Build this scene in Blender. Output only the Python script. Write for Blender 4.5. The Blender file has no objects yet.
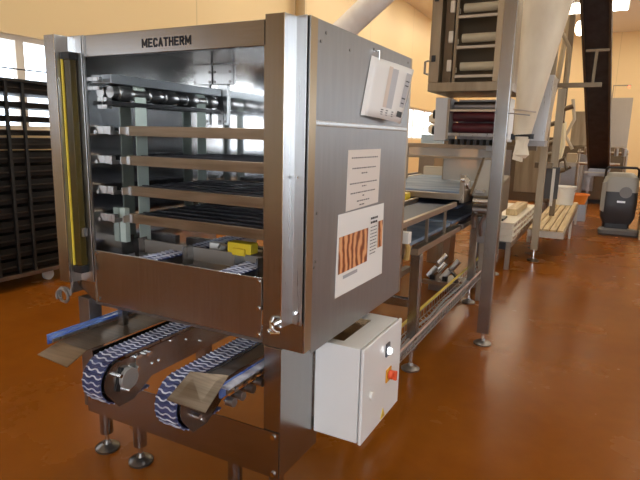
import bpy, bmesh, math, random
from mathutils import Vector, Matrix
random.seed(7)
PI = math.pi
COL = bpy.context.scene.collection
OFF = {}

# ------------------------------------------------------------------ helpers
class MB:
    def __init__(s): s.bm = bmesh.new()
    def _faces(s, vs, fs, mi):
        v = [s.bm.verts.new(p) for p in vs]
        for f in fs:
            try:
                fc = s.bm.faces.new([v[i] for i in f]); fc.material_index = mi
            except ValueError: pass
    def box(s, x0, x1, y0, y1, z0, z1, mi=0):
        vs = [(x, y, z) for z in (z0, z1) for y in (y0, y1) for x in (x0, x1)]
        s._faces(vs, [(0,2,3,1),(4,5,7,6),(0,1,5,4),(2,6,7,3),(0,4,6,2),(1,3,7,5)], mi); return s
    def hexa(s, low, high, mi=0):
        n = len(low)
        s._faces(list(low)+list(high), [tuple(reversed(range(n))), tuple(range(n, 2*n))] +
                 [(i, (i+1) % n, n+(i+1) % n, n+i) for i in range(n)], mi); return s
    def prism(s, pts, axis, a, b, mi=0):
        def mk(p, t):
            return {'x': (t, p[0], p[1]), 'y': (p[0], t, p[1]), 'z': (p[0], p[1], t)}[axis]
        return s.hexa([mk(p, a) for p in pts], [mk(p, b) for p in pts], mi)
    def cyl(s, p, q, r, r2=None, seg=16, mi=0, caps=True):
        p, q = Vector(p), Vector(q); r2 = r if r2 is None else r2
        d = (q-p).normalized(); a = d.orthogonal().normalized(); b = d.cross(a)
        lo = [p + (a*math.cos(2*PI*i/seg) + b*math.sin(2*PI*i/seg))*r for i in range(seg)]
        hi = [q + (a*math.cos(2*PI*i/seg) + b*math.sin(2*PI*i/seg))*r2 for i in range(seg)]
        fs = [(i, (i+1) % seg, seg+(i+1) % seg, seg+i) for i in range(seg)]
        if caps: fs += [tuple(reversed(range(seg))), tuple(range(seg, 2*seg))]
        s._faces(lo+hi, fs, mi); return s
    def tube(s, pts, r, seg=8, mi=0, closed=False):
        pts = [Vector(p) for p in pts]; n = len(pts); vs = []; prev = None
        for i, p in enumerate(pts):
            if closed: d = pts[(i+1) % n]-pts[i-1]
            else: d = pts[min(i+1, n-1)]-pts[max(i-1, 0)]
            d.normalize()
            a = d.orthogonal().normalized() if prev is None else (prev - d*prev.dot(d)).normalized()
            prev = a; b = d.cross(a)
            rr = r[i] if isinstance(r, (list, tuple)) else r
            vs += [p + (a*math.cos(2*PI*k/seg)+b*math.sin(2*PI*k/seg))*rr for k in range(seg)]
        fs = []
        for i in range(n if closed else n-1):
            j = (i+1) % n
            fs += [(i*seg+k, i*seg+(k+1) % seg, j*seg+(k+1) % seg, j*seg+k) for k in range(seg)]
        if not closed: fs += [tuple(reversed(range(seg))), tuple(range((n-1)*seg, n*seg))]
        s._faces(vs, fs, mi); return s
    def lathe(s, prof, c, seg=24, mi=0, sx=1, sy=1, shift=None):
        vs = []
        for k, (r, z) in enumerate(prof):
            ox = shift[k] if shift else (0, 0)
            vs += [(c[0]+ox[0]+sx*r*math.cos(2*PI*i/seg), c[1]+ox[1]+sy*r*math.sin(2*PI*i/seg), c[2]+z) for i in range(seg)]
        n = len(prof)
        fs = [(k*seg+i, k*seg+(i+1) % seg, (k+1)*seg+(i+1) % seg, (k+1)*seg+i) for k in range(n-1) for i in range(seg)]
        fs += [tuple(reversed(range(seg))), tuple(range((n-1)*seg, n*seg))]
        s._faces(vs, fs, mi); return s
    def bar(s, p, q, w, h, mi=0, up=(0,0,1)):
        p, q = Vector(p), Vector(q); d = (q-p).normalized(); u = Vector(up)
        a = d.cross(u)
        if a.length < 1e-4: a = d.cross(Vector((1,0,0)))
        a.normalize(); b = a.cross(d)
        o = [(-w/2,-h/2),(w/2,-h/2),(w/2,h/2),(-w/2,h/2)]
        return s.hexa([p+a*i+b*j for i, j in o], [q+a*i+b*j for i, j in o], mi)
    def quad(s, *ps, mi=0): s._faces(list(ps), [tuple(range(len(ps)))], mi); return s
    def build(s, name, mats, parent=None, bevel=0, loc=None, solid=0, sharp=0.6):
        if parent is not None: off = OFF[parent.name]
        else: off = Vector(loc if loc is not None else (0,0,0))
        bmesh.ops.recalc_face_normals(s.bm, faces=s.bm.faces)
        for v in s.bm.verts: v.co -= off
        me = bpy.data.meshes.new(name); s.bm.to_mesh(me); s.bm.free()
        for m in (mats if isinstance(mats, (list, tuple)) else [mats]): me.materials.append(m)
        me.polygons.foreach_set('use_smooth', [True]*len(me.polygons))
        me.set_sharp_from_angle(angle=sharp)
        o = bpy.data.objects.new(name, me); COL.objects.link(o)
        if parent is not None: o.parent = parent
        else: o.location = off
        OFF[o.name] = off
        if solid:
            m = o.modifiers.new('thick', 'SOLIDIFY'); m.thickness = solid; m.offset = 0
        if bevel:
            m = o.modifiers.new('bevel', 'BEVEL'); m.width = bevel; m.segments = 2; m.limit_method = 'ANGLE'
            m.angle_limit = 0.6; m.harden_normals = True
        return o

def build_each(s, name, mats, parent, bevel=0):
    """one part per separate piece of the shape"""
    bm = s.bm; bm.verts.index_update(); seen = set(); res = []
    bm.verts.ensure_lookup_table()
    for v in bm.verts:
        if v.index in seen: continue
        isl = []; st = [v]; seen.add(v.index)
        while st:
            x = st.pop(); isl.append(x)
            for e in x.link_edges:
                o = e.other_vert(x)
                if o.index not in seen: seen.add(o.index); st.append(o)
        idx = {x.index: i for i, x in enumerate(isl)}; fs = set()
        for x in isl: fs.update(x.link_faces)
        m = MB(); m._faces([x.co.copy() for x in isl], [[idx[y.index] for y in f.verts] for f in fs], 0)
        res.append(m.build(name, mats, parent, bevel))
    bm.free(); return res
MB.build_each = build_each

def props(o, label=None, cat=None, group=None, kind=None):
    for k, v in (('label', label), ('category', cat), ('group', group), ('kind', kind)):
        if v: o[k] = v
    return o
def thing(name, label, cat, loc=(0,0,0), group=None):
    o = bpy.data.objects.new(name, None); o.empty_display_size = .1
    COL.objects.link(o); o.location = loc; OFF[o.name] = Vector(loc)
    return props(o, label, cat, group)
def dup(o, delta, label=None, parent=None):
    c = o.copy(); COL.objects.link(c)
    if parent is None: c.location = o.location + Vector(delta)
    else: c.parent = parent
    if label: c['label'] = label
    OFF[c.name] = OFF[o.name] + Vector(delta)
    for ch in [x for x in bpy.data.objects if x.parent == o]: dup(ch, delta, None, c)
    return c

# ------------------------------------------------------------------ materials
def mat(name, col, rough=.5, metal=0, spec=.5, emit=None, es=0):
    m = bpy.data.materials.new(name); m.use_nodes = True
    b = m.node_tree.nodes['Principled BSDF']
    b.inputs['Base Color'].default_value = (*col, 1); b.inputs['Roughness'].default_value = rough
    b.inputs['Metallic'].default_value = metal; b.inputs['Specular IOR Level'].default_value = spec
    if emit: b.inputs['Emission Color'].default_value = (*emit, 1); b.inputs['Emission Strength'].default_value = es
    return m
def N(m, t): return m.node_tree.nodes.new(t)
def L(m, a, b): m.node_tree.links.new(a, b)
def noisy(m, c1, c2, scale=(4,4,4), ns=1.0, detail=5, rough=None, bump=0, bs=None, lo=.35, hi=.65):
    b = m.node_tree.nodes['Principled BSDF']
    tc = N(m, 'ShaderNodeTexCoord'); mp = N(m, 'ShaderNodeMapping'); mp.inputs['Scale'].default_value = scale
    L(m, tc.outputs['Object'], mp.inputs['Vector'])
    n = N(m, 'ShaderNodeTexNoise'); n.inputs['Scale'].default_value = ns; n.inputs['Detail'].default_value = detail
    L(m, mp.outputs['Vector'], n.inputs['Vector'])
    r = N(m, 'ShaderNodeValToRGB'); r.color_ramp.elements[0].position = lo; r.color_ramp.elements[1].position = hi
    r.color_ramp.elements[0].color = (*c1, 1); r.color_ramp.elements[1].color = (*c2, 1)
    L(m, n.outputs['Fac'], r.inputs['Fac']); L(m, r.outputs['Color'], b.inputs['Base Color'])
    if rough:
        mr = N(m, 'ShaderNodeMapRange'); mr.inputs['To Min'].default_value = rough[0]; mr.inputs['To Max'].default_value = rough[1]
        mr.inputs['From Min'].default_value = .3; mr.inputs['From Max'].default_value = .7
        L(m, n.outputs['Fac'], mr.inputs['Value']); L(m, mr.outputs['Result'], b.inputs['Roughness'])
    if bump:
        bp = N(m, 'ShaderNodeBump'); bp.inputs['Strength'].default_value = bump; bp.inputs['Distance'].default_value = .002
        L(m, n.outputs['Fac'], bp.inputs['Height']); L(m, bp.outputs['Normal'], b.inputs['Normal'])
    return m
def steel(name, c, rough, scale=(90,90,2.5), bump=.012, v=.035):
    bump = min(bump, .02); v = min(v, .06)
    m = mat(name, c, sum(rough)/2, 1)
    return noisy(m, tuple(x*(1-v) for x in c), tuple(min(1, x*(1+v)) for x in c), scale, 1.5, 4, rough, bump)

STEEL = steel('brushed_steel', (.375,.365,.35), (.22,.26))
STEELH = steel('brushed_steel_horizontal', (.375,.36,.34), (.22,.26), (2.5,90,90))
PANEL = steel('side_sheet_steel', (.30,.30,.30), (.36,.42), (25,25,3), .012, .05)
PANEL.node_tree.nodes['Principled BSDF'].inputs['Metallic'].default_value = .8
ALU = steel('aluminium', (.50,.50,.495), (.27,.30), (40,40,2), .004, .03)
CHROME = mat('polished_steel', (.75,.75,.74), .12, 1)
FARST = steel('tower_steel', (.40,.335,.26), (.3,.42), (30,30,2), .04)  # tinted to carry the warm light that falls on far parts
DKST = steel('dull_steel', (.30,.28,.27), (.35,.5), (20,20,20), .05, .2)
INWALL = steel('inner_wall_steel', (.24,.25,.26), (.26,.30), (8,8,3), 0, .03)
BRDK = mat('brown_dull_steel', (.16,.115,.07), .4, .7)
TOWER = noisy(mat('tower_tan_steel', (.30,.235,.15), .4, .6), (.25,.19,.12), (.36,.285,.19), (8,8,1), 1, 3)
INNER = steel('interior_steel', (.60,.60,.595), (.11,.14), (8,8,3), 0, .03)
DECK = noisy(mat('shelf_deck', (.05,.05,.06), .45, .6), (.03,.03,.035), (.10,.10,.11), (3,30,30), 1, 4, (.35,.55))
SHELFF = noisy(mat('shelf_front', (.4,.32,.24), .4, .9), (.19,.14,.09), (.28,.215,.15), (3,60,40), 1, 4, (.35,.5))  # steel coloured brown for the floor it reflects
BLACK = mat('black_plastic', (.012,.012,.013), .45)
RUBBER = mat('black_rubber', (.02,.02,.02), .7)
YELLOW = mat('yellow_enamel', (.72,.52,.03), .4)
YELDARK = mat('curtain_lens', (.055,.038,.006), .25, spec=.3)
BRIGHTY = mat('yellow_edge', (.80,.62,.06), .4)
PALEG = mat('pale_belt', (.45,.52,.46), .6)
WHITEP = mat('white_enamel', (.80,.80,.78), .35)
WHITEPL = mat('white_plastic', (.82,.80,.74), .45)
PAPER = mat('paper', (.86,.84,.80), .7)
PAPERW = mat('notice_paper', (.80,.73,.66), .7)
INK = mat('ink', (.02,.02,.022), .6)
GREYINK = mat('grey_print', (.42,.42,.43), .7)
RED = mat('red_plastic', (.75,.10,.03), .35)
AMBER = mat('amber_plate', (.75,.35,.03), .45)
BLUE = mat('blue_film', (.05,.12,.50), .3)
BLUE = noisy(BLUE, (.025,.06,.36), (.16,.27,.58), (1,5,5), 1.2, 3, (.2,.4))
LINK = noisy(mat('navy_link', (.03,.045,.16), .4), (.018,.025,.085), (.05,.065,.16), (20,20,20), 1, 3)
LINKW = noisy(mat('pale_link', (.6,.62,.70), .4), (.26,.28,.38), (.62,.63,.68), (25,25,25), 1, 3)
BELTBL = noisy(mat('slate_blue_belt', (.17,.23,.31), .6), (.13,.18,.26), (.24,.30,.38), (2,6,6), 1.3, 4)
BELTDK = mat('dark_blue_belt', (.045,.06,.10), .5)
BLUEPAINT = mat('dark_blue_paint', (.025,.04,.075), .45)
CLOTH = noisy(mat('flour_cloth', (.70,.62,.53), .9), (.66,.55,.39), (.80,.70,.53), (3,3,1.2), 1.5, 4, None, .3)
CREAM = mat('cream_plastic', (.74,.66,.52), .5)
WOODS = noisy(mat('slat_wood', (.55,.40,.20), .5), (.42,.28,.12), (.66,.50,.27), (30,1.5,10), 1, 4)
ORANGE = mat('orange_plastic', (.85,.25,.03), .45)
BELTBK = noisy(mat('black_belt', (.012,.012,.016), .5), (.008,.008,.012), (.022,.022,.028), (4,4,4), 2, 3)
TRAYM = noisy(mat('baking_tray_steel', (.06,.05,.045), .45, .7), (.007,.006,.005), (.020,.016,.013), (6,6,6), 1, 4, (.4,.6))
GREYPL = mat('grey_plastic', (.16,.155,.15), .4)
LGREY = mat('light_grey_plastic', (.30,.29,.265), .4)
DUCTM = noisy(mat('hose_fabric', (.82,.70,.58), .8), (.80,.70,.58), (.92,.84,.73), (3,3,3), 2, 3)
LAMP = mat('lit_button', (1,1,1), .3, emit=(.85,.92,1), es=6)
GLOW = mat('lamp_diffuser', (1,1,1), .5, emit=(1,.91,.72), es=14)
PENDM = mat('lit_pendant', (1,1,1), .3, emit=(1,.86,.62), es=9)
REDL = mat('red_lamp', (1,.2,.1), .3, emit=(1,.12,.05), es=2.5)
DKRED = noisy(mat('red_roller', (.20,.02,.03), .4), (.03,.008,.01), (.15,.02,.025), (3,12,12), 1, 3)
SPOUT = mat('brown_pipe', (.40,.27,.13), .5)

def bread(name, sc):
    m = mat(name, (.8,.3,.1), .5)
    b = m.node_tree.nodes['Principled BSDF']
    tc = N(m, 'ShaderNodeTexCoord'); w = N(m, 'ShaderNodeTexWave'); w.bands_direction = 'Y'
    w.inputs['Scale'].default_value = sc; w.inputs['Distortion'].default_value = 7; w.inputs['Detail'].default_value = 3
    r = N(m, 'ShaderNodeValToRGB'); e = r.color_ramp.elements
    e[0].position = .1; e[0].color = (.22,.055,.015,1); e[1].position = .85; e[1].color = (.80,.42,.19,1)
    x = e.new(.45); x.color = (.60,.19,.05,1)
    L(m, tc.outputs['Object'], w.inputs['Vector']); L(m, w.outputs['Fac'], r.inputs['Fac']); L(m, r.outputs['Color'], b.inputs['Base Color'])
    return m
BREAD = bread('bread_picture', 6)

def clear(name, col, fac, rough=.05):
    m = bpy.data.materials.new(name); m.use_nodes = True; nt = m.node_tree; nt.nodes.clear()
    o = N(m, 'ShaderNodeOutputMaterial'); mx = N(m, 'ShaderNodeMixShader'); t = N(m, 'ShaderNodeBsdfTransparent'); g = N(m, 'ShaderNodeBsdfPrincipled')
    t.inputs['Color'].default_value = (*col, 1); g.inputs['Base Color'].default_value = (.8,.8,.8,1); g.inputs['Roughness'].default_value = rough
    mx.inputs['Fac'].default_value = fac
    L(m, t.outputs[0], mx.inputs[1]); L(m, g.outputs[0], mx.inputs[2]); L(m, mx.outputs[0], o.inputs['Surface']); return m
GLASS = clear('window_glass', (.95,.97,1), .06)
GUARD = clear('clear_guard', (.80,.76,.70), .28, .15)

FLOORM = mat('epoxy_floor', (.25,.08,.02), .3, spec=.16)
FLOORM.node_tree.nodes['Principled BSDF'].inputs['Specular Tint'].default_value = (1,.62,.28,1)
def mk_floor():
    m = FLOORM; b = m.node_tree.nodes['Principled BSDF']
    tc = N(m, 'ShaderNodeTexCoord')
    n1 = N(m, 'ShaderNodeTexNoise'); n1.inputs['Scale'].default_value = .9; n1.inputs['Detail'].default_value = 6; n1.inputs['Roughness'].default_value = .6
    n2 = N(m, 'ShaderNodeTexNoise'); n2.inputs['Scale'].default_value = 9; n2.inputs['Detail'].default_value = 6
    mx = N(m, 'ShaderNodeMath'); mx.operation = 'MULTIPLY_ADD'; mx.inputs[1].default_value = .85
    m2 = N(m, 'ShaderNodeMath'); m2.operation = 'MULTIPLY'; m2.inputs[1].default_value = .15
    r = N(m, 'ShaderNodeValToRGB'); e = r.color_ramp.elements
    e[0].position = .36; e[0].color = (.215,.060,.0045,1); e[1].position = .64; e[1].color = (.275,.084,.0075,1)
    for n in (n1, n2): L(m, tc.outputs['Object'], n.inputs['Vector'])
    L(m, n2.outputs['Fac'], m2.inputs[0]); L(m, n1.outputs['Fac'], mx.inputs[0]); L(m, m2.outputs[0], mx.inputs[2])
    L(m, mx.outputs[0], r.inputs['Fac']); L(m, r.outputs['Color'], b.inputs['Base Color'])
    mr = N(m, 'ShaderNodeMapRange'); mr.inputs['From Min'].default_value = .35; mr.inputs['From Max'].default_value = .65
    mr.inputs['To Min'].default_value = .23; mr.inputs['To Max'].default_value = .29
    L(m, n1.outputs['Fac'], mr.inputs['Value']); L(m, mr.outputs['Result'], b.inputs['Roughness'])
    bp = N(m, 'ShaderNodeBump'); bp.inputs['Strength'].default_value = .008; bp.inputs['Distance'].default_value = .002
    L(m, n2.outputs['Fac'], bp.inputs['Height']); L(m, bp.outputs['Normal'], b.inputs['Normal'])
mk_floor()
def mk_wall(name, c, seam_axis, pitch):
    m = mat(name, c, .45); b = m.node_tree.nodes['Principled BSDF']
    tc = N(m, 'ShaderNodeTexCoord'); sp = N(m, 'ShaderNodeSeparateXYZ'); L(m, tc.outputs['Object'], sp.inputs[0])
    d = N(m, 'ShaderNodeMath'); d.operation = 'DIVIDE'; d.inputs[1].default_value = pitch
    f = N(m, 'ShaderNodeMath'); f.operation = 'FRACT'; c0 = N(m, 'ShaderNodeMath'); c0.operation = 'LESS_THAN'; c0.inputs[1].default_value = .008
    L(m, sp.outputs[seam_axis], d.inputs[0]); L(m, d.outputs[0], f.inputs[0]); L(m, f.outputs[0], c0.inputs[0])
    mx = N(m, 'ShaderNodeMix'); mx.data_type = 'RGBA'
    mx.inputs[6].default_value = (*c, 1); mx.inputs[7].default_value = (*[x*.82 for x in c], 1)
    L(m, c0.outputs[0], mx.inputs[0]); L(m, mx.outputs[2], b.inputs['Base Color'])
    return m
WALLY = mk_wall('cream_wall_panels', (.82,.615,.33), 'Y', 3.6)
WALLX = mk_wall('cream_wall_panels_across', (.82,.615,.33), 'X', 2.4)
CEILM = mat('ceiling_panels', (.82,.74,.60), .6)
PILLM = mat('pillar_paint', (.80,.64,.42), .5)

# ------------------------------------------------------------------ the room
XL, XR, YB, YF, ZC = -6.1, 4.0, -5.0, 24.6, 5.85
def struct(o): o['kind'] = 'structure'; return o
struct(MB().box(XL-.2, XR+.2, YB-.2, YF+.2, -.15, 0).build('floor', FLOORM))
struct(MB().box(XL-.2, XR+.2, YB-.2, YF+.2, ZC, ZC+.15).build('ceiling', CEILM))
WIN = [(-4.2,-1.6), (.7,3.2), (3.75,5.6), (17.4,21.3)]
WZ0, WZ1 = 1.62, 2.70
w = MB(); y = YB-.2
for a, b in WIN:
    w.box(XL-.2, XL, y, a, 0, ZC); w.box(XL-.2, XL, a, b, 0, WZ0); w.box(XL-.2, XL, a, b, WZ1, ZC); y = b
w.box(XL-.2, XL, y, YF+.2, 0, ZC)
struct(w.build('wall_left', WALLY))
RW = [(1.5,3.9), (5.0,8.6), (10.2,14.5), (16.0,20.0)]  # unseen windows added for neutral light and reflections from the right
w = MB(); y = YB-.2
for a, b in RW:
    w.box(XR, XR+.2, y, a, 0, ZC); w.box(XR, XR+.2, a, b, 0, WZ0); w.box(XR, XR+.2, a, b, WZ1, ZC); y = b
w.box(XR, XR+.2, y, YF+.2, 0, ZC)
struct(w.build('wall_right', mk_wall('white_wall_panels', (.74,.72,.69), 'Y', 1.15)))
struct(MB().box(XL, XR, YF, YF+.2, 0, ZC).build('wall_back', WALLX))
fw_ = MB(); FX0, FX1, FZ0, FZ1 = -.5, 3.9, 1.1, 3.4  # opening for the unseen window added behind the camera
fw_.box(XL, FX0, YB-.2, YB, 0, ZC); fw_.box(FX1, XR, YB-.2, YB, 0, ZC); fw_.box(FX0, FX1, YB-.2, YB, 0, FZ0); fw_.box(FX0, FX1, YB-.2, YB, FZ1, ZC)
struct(fw_.build('wall_front', WALLX))
struct(MB().box(.655, 1.35, 10.9, 11.6, 0, ZC).build('wall_pier', PILLM, bevel=.01))
FRAMEW = mat('window_frame_paint', (.78,.70,.60), .5)
for i, (a, b) in enumerate(WIN):
    f = MB(); x0, x1 = XL-.14, XL-.06
    f.box(x0, x1, a, b, WZ0, WZ0+.06); f.box(x0, x1, a, b, WZ1-.06, WZ1)
    f.box(x0, x1, a, a+.06, WZ0+.06, WZ1-.06); f.box(x0, x1, b-.06, b, WZ0+.06, WZ1-.06)
    n = 2 if b-a < 3 else 3
    for k in range(1, n):
        c = a+(b-a)*k/n
        if i == 2: c = 4.17
        f.box(x0, x1, c-.05, c+.05, WZ0+.06, WZ1-.06)
    fo = struct(f.build('window_%d' % (i+1), FRAMEW))
    MB().box(XL-.105, XL-.095, a+.03, b-.03, WZ0+.03, WZ1-.03).build('window_pane', GLASS, fo)
for i, (a, b) in enumerate(RW):
    f = MB(); x0, x1 = XR+.06, XR+.14
    f.box(x0, x1, a, b, WZ0, WZ0+.06); f.box(x0, x1, a, b, WZ1-.06, WZ1)
    for c in (a, (a+b)/2-.03, b-.06): f.box(x0, x1, c, c+.06, WZ0+.06, WZ1-.06)
    fo = struct(f.build('window_%d' % (i+6), FRAMEW))  # added right-wall windows, out of view
    MB().box(XR+.095, XR+.105, a+.03, b-.03, WZ0+.03, WZ1-.03).build('window_pane', GLASS, fo)
f = MB(); n = 4
for z in (FZ0, FZ1-.07): f.box(FX0, FX1, YB-.14, YB-.06, z, z+.07)
for k in range(n+1):
    c = FX0+(FX1-FX0-.07)*k/n; f.box(c, c+.07, YB-.14, YB-.06, FZ0+.07, FZ1-.07)
fo = struct(f.build('window_5', FRAMEW))  # unseen window added to send cool light onto the machine
MB().box(FX0+.03, FX1-.03, YB-.105, YB-.095, FZ0+.03, FZ1-.03).build('window_pane', GLASS, fo)
struct(MB().box(XL, XL+.02, YB, YF, 0, .12).build('baseboard_left', mat('skirting', (.30,.16,.07), .4)))

# ceiling fixtures
def ceiling_light(x, y, label):
    t = thing('ceiling_light', label, 'ceiling light', (x, y, ZC), 'fluorescent ceiling lights')
    MB().box(x-.32, x+.32, y-.75, y+.75, ZC-.07, ZC-.002).build('housing', WHITEP, t)
    MB().box(x-.28, x+.28, y-.70, y+.70, ZC-.085, ZC-.07).build('diffuser', GLOW, t)
    return t
spots = [(x, yy) for yy in (4.4, 8.2, 11.6, 14.6, 17.4, 20.2, 22.6) for x in (-4.6, -2.6, 1.9)]
first = None
for x, yy in spots:
    if first is None:
        first = ceiling_light(x, yy, 'rectangular ceiling light out of view above the hall'); fx, fy = x, yy
    else: dup(first, (x-fx, yy-fy, 0))
lt = ceiling_light(-.20, 19.6, 'pale rectangular ceiling light near the far right end of hall'); 
del lt['group']
lt = ceiling_light(-1.38, 19.6, 'pale rectangular ceiling light partly hidden between the flour sock and the black belt'); del lt['group']

def pendant(x, y, z, label, s=1):
    t = thing('pendant_lamp', label, 'lamp', (x, y, ZC))
    MB().cyl((x,y,z+.14), (x,y,ZC-.001), .012, seg=8).build('cord', BLACK, t)
    MB().lathe([(.02,.14),(.06,.12),(.085,.05),(.08,-.04),(.05,-.10),(.01,-.115)], (x,y,z), sharp if False else 24).build('lamp_shade', PENDM, t)
pendant(-.66, 11.0, 3.62, 'glowing white pendant lamp left of the black inclined belt')

t = thing('downpipe', 'brown vertical pipe on the cream wall behind the machine top', 'pipe', (-5.96, 10.3, 0))
MB().cyl((-5.96,10.3,0), (-5.96,10.3,ZC), .105, seg=16).build('pipe', SPOUT, t)
for z in (1.2, 3.0, 4.6): MB().cyl((-5.96,10.3,z), (-5.96,10.3,z+.06), .115, seg=16).build('pipe_collar', SPOUT, t)

# ------------------------------------------------------------------ the main machine
Y0 = 1.72
M = thing('bakery_machine', 'large stainless steel bakery machine with open front and four shelf tiers', 'machine', (-1.6, 2.2, 0))
hd = MB().box(-2.10, -1.0, Y0, Y0+.03, 1.967, 2.058).build('header_panel', STEELH, M, .003)
GL = {'M': [((0,0),(0,1)),((0,1),(.5,.25)),((.5,.25),(1,1)),((1,1),(1,0))], 'E': [((0,0),(0,1)),((0,1),(1,1)),((0,.5),(.85,.5)),((0,0),(1,0))],
      'C': [((1,.85),(.75,1)),((.75,1),(.25,1)),((.25,1),(0,.7)),((0,.7),(0,.3)),((0,.3),(.25,0)),((.25,0),(.75,0)),((.75,0),(1,.15))],
      'A': [((0,0),(.5,1)),((.5,1),(1,0)),((.2,.3),(.8,.3))], 'T': [((0,1),(1,1)),((.5,1),(.5,0))], 'H': [((0,0),(0,1)),((1,0),(1,1)),((0,.5),(1,.5))],
      'R': [((0,0),(0,1)),((0,1),(.8,1)),((.8,1),(1,.75)),((1,.75),(.8,.48)),((.8,.48),(0,.48)),((.5,.48),(1,0))]}
b = MB(); xx = -1.742
for chx in 'MECATHERM':
    wd_ = .0235 if chx == 'M' else .0165
    for (ax,az),(bx,bz) in GL[chx]:
        p = Vector((xx+ax*wd_, Y0-.0008, 1.992+az*.028)); q = Vector((xx+bx*wd_, Y0-.0008, 1.992+bz*.028)); d_ = (q-p).normalized()*.0032
        b.bar(p-d_, q+d_, .0016, .0068, up=(-d_.z, 0, d_.x))
    xx += wd_+.0115
lo = b.build('lettering', INK, hd); lo['label'] = 'black MECATHERM lettering'

MB().box(-2.09, -1.146, Y0-.006, Y0, .84, 1.096).build('front_panel', STEEL, M, .003)
b = MB()
for x, z in ((-2.075,1.08),(-1.16,1.08),(-1.16,.86),(-2.075,.86),(-1.16,.97)): b.cyl((x,Y0-.006,z), (x,Y0-.012,z), .007, seg=10)
b.build_each('panel_screw', CHROME, M)
# corner plates
MB().box(-1.143, -.954, Y0, Y0+.004, .82, 2.058).build('corner_plate', STEEL, M)
MB().box(-.958, -.953, Y0+.004, Y0+.055, .82, 2.058).build('corner_return', mat('brown_return', (.40,.31,.20), .32, .9), M)  # brown in the colour stands in for what this lip reflects
MB().box(-.957, -.9515, Y0-.001, Y0+.002, .82, 2.058).build('corner_edge', ALU, M)  # lighter strip put in for the bright line along the sheet edge
MB().prism([(-2.10,.835),(-2.093,.835),(-2.093,2.058),(-2.29,2.058),(-2.29,1.0),(-2.22,.90)], 'y', Y0, Y0+.004).build('corner_plate', STEEL, M)
MB().box(-2.096, -2.088, Y0-.008, Y0, .84, 2.058).build('corner_edge', ALU, M)
# outer shell
sp = MB().box(-.957, -.954, Y0+.055, 2.82, .80, 2.058).build('side_panel', PANEL, M)
MB().prism([(-.9542,1.684),(-.9526,1.696),(-.9542,1.708)], 'y', Y0+.056, 2.798).build('panel_seam', STEEL, sp)  # thin ridge added to imitate the glint line across the panel
b = MB()
for yy, z in ((1.80,1.985),(1.84,2.02),(2.05,1.99),(2.30,2.03),(2.76,2.03),(1.80,1.36),(1.80,1.17),(1.79,1.15)): b.cyl((-.954,yy,z), (-.9505,yy,z), .006, seg=8)
b.build_each('rivet', DKST, sp)
MB().box(-.985, -.952, 2.80, 2.826, .80, 2.058).build('rear_post', FARST, M, .003)
MB().box(-2.29, -2.285, Y0+.004, 2.84, .85, 2.058).build('side_panel', PANEL, M)
MB().box(-2.285, -.957, Y0+.03, 2.82, 2.045, 2.056).build('roof_panel', STEEL, M)
MB().box(-2.285, -.957, 2.82, 2.826, 1.25, 2.045).build('rear_panel', STEEL, M)
# inside walls
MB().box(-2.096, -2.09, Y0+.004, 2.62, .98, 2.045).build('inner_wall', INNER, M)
MB().box(-1.012, -1.006, Y0+.004, 2.62, .98, 2.045).build('inner_wall', INWALL, M)  # unseen wall darkened so the opposite wall mirrors dark
MB().box(-2.09, -1.012, 2.62, 2.626, 1.20, 2.045).build('inner_back_panel', INNER, M)
b = MB(); b.box(-2.085,-1.95,2.60,2.618,1.93,2.04); b.box(-2.06,-1.985,2.606,2.618,1.70,1.93)
bo = b.build('corner_bracket', ALU, M, .003)
b = MB()
for x, z in ((-2.07,2.0),(-1.96,2.0),(-2.07,1.945),(-1.96,1.945)): b.cyl((x,2.60,z),(x,2.594,z),.008,seg=8)
for x, z in ((-2.04,1.77),(-2.005,1.77),(-2.04,1.72),(-2.005,1.72)): b.cyl((x,2.606,z),(x,2.598,z),.009,seg=8)
b.build_each('bracket_screw', DKST, bo)
il = MB().box(-1.75, -1.15, 1.765, 1.80, 2.015, 2.044).build('work_lamp', WHITEP, M)  # lamp added out of view under the roof to brighten the interior
MB().box(-1.73, -1.17, 1.767, 1.798, 2.009, 2.015).build('lamp_tube', mat('lamp_tube_glow', (1,1,1), .4, emit=(.9,.95,1), es=90), il)
# light curtains on their posts
def post(pts, name='curtain_post'):
    return MB().hexa([(x,yy,.935) for x, yy in pts], [(x,yy,2.058) for x, yy in pts]).build(name, ALU, M, .002)
Y1 = 1.65
pr = post([(-1.092,Y1),(-1.014,Y1),(-1.005,Y0-.006),(-.958,Y0-.016),(-.958,Y0-.011),(-1.009,Y0-.001),(-1.02,Y1+.006),(-1.086,Y1+.006),(-1.086,Y0),(-1.092,Y0)])
MB().box(-1.091, -1.016, Y1-.002, Y1-.0003, .937, 2.057).build('front_strip', STEEL, pr)
MB().box(-1.0165, -1.0125, Y1-.003, Y1+.001, .936, 2.058).build('bright_edge', CHROME, pr)  # shinier strip imitates light caught by the post's edge
b = MB(); b.cyl((-.985,Y0-.012,.985),(-.985,Y0-.022,.985),.009,seg=10); b.cyl((-.985,Y0-.012,1.5),(-.985,Y0-.02,1.5),.005,seg=8); b.build_each('bolt', CHROME, pr)
pl = post([(-2.262,Y1),(-2.193,Y1),(-2.183,Y0-.012),(-2.105,Y0-.008),(-2.105,Y0-.002),(-2.189,Y0-.004),(-2.199,Y1+.006),(-2.256,Y1+.006),(-2.256,Y0),(-2.262,Y0)])
MB().box(-2.261, -2.196, Y1-.002, Y1-.0003, .937, 2.057).build('front_strip', STEEL, pl)
MB().box(-2.1965, -2.1925, Y1-.003, Y1+.001, .936, 2.058).build('bright_edge', CHROME, pl)
lc = MB().box(-2.181, -2.132, Y1+.022, Y0-.014, 1.02, 1.955).build('light_curtain', YELDARK, M, .003)
lc['label'] = 'yellow safety light curtain'
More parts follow.
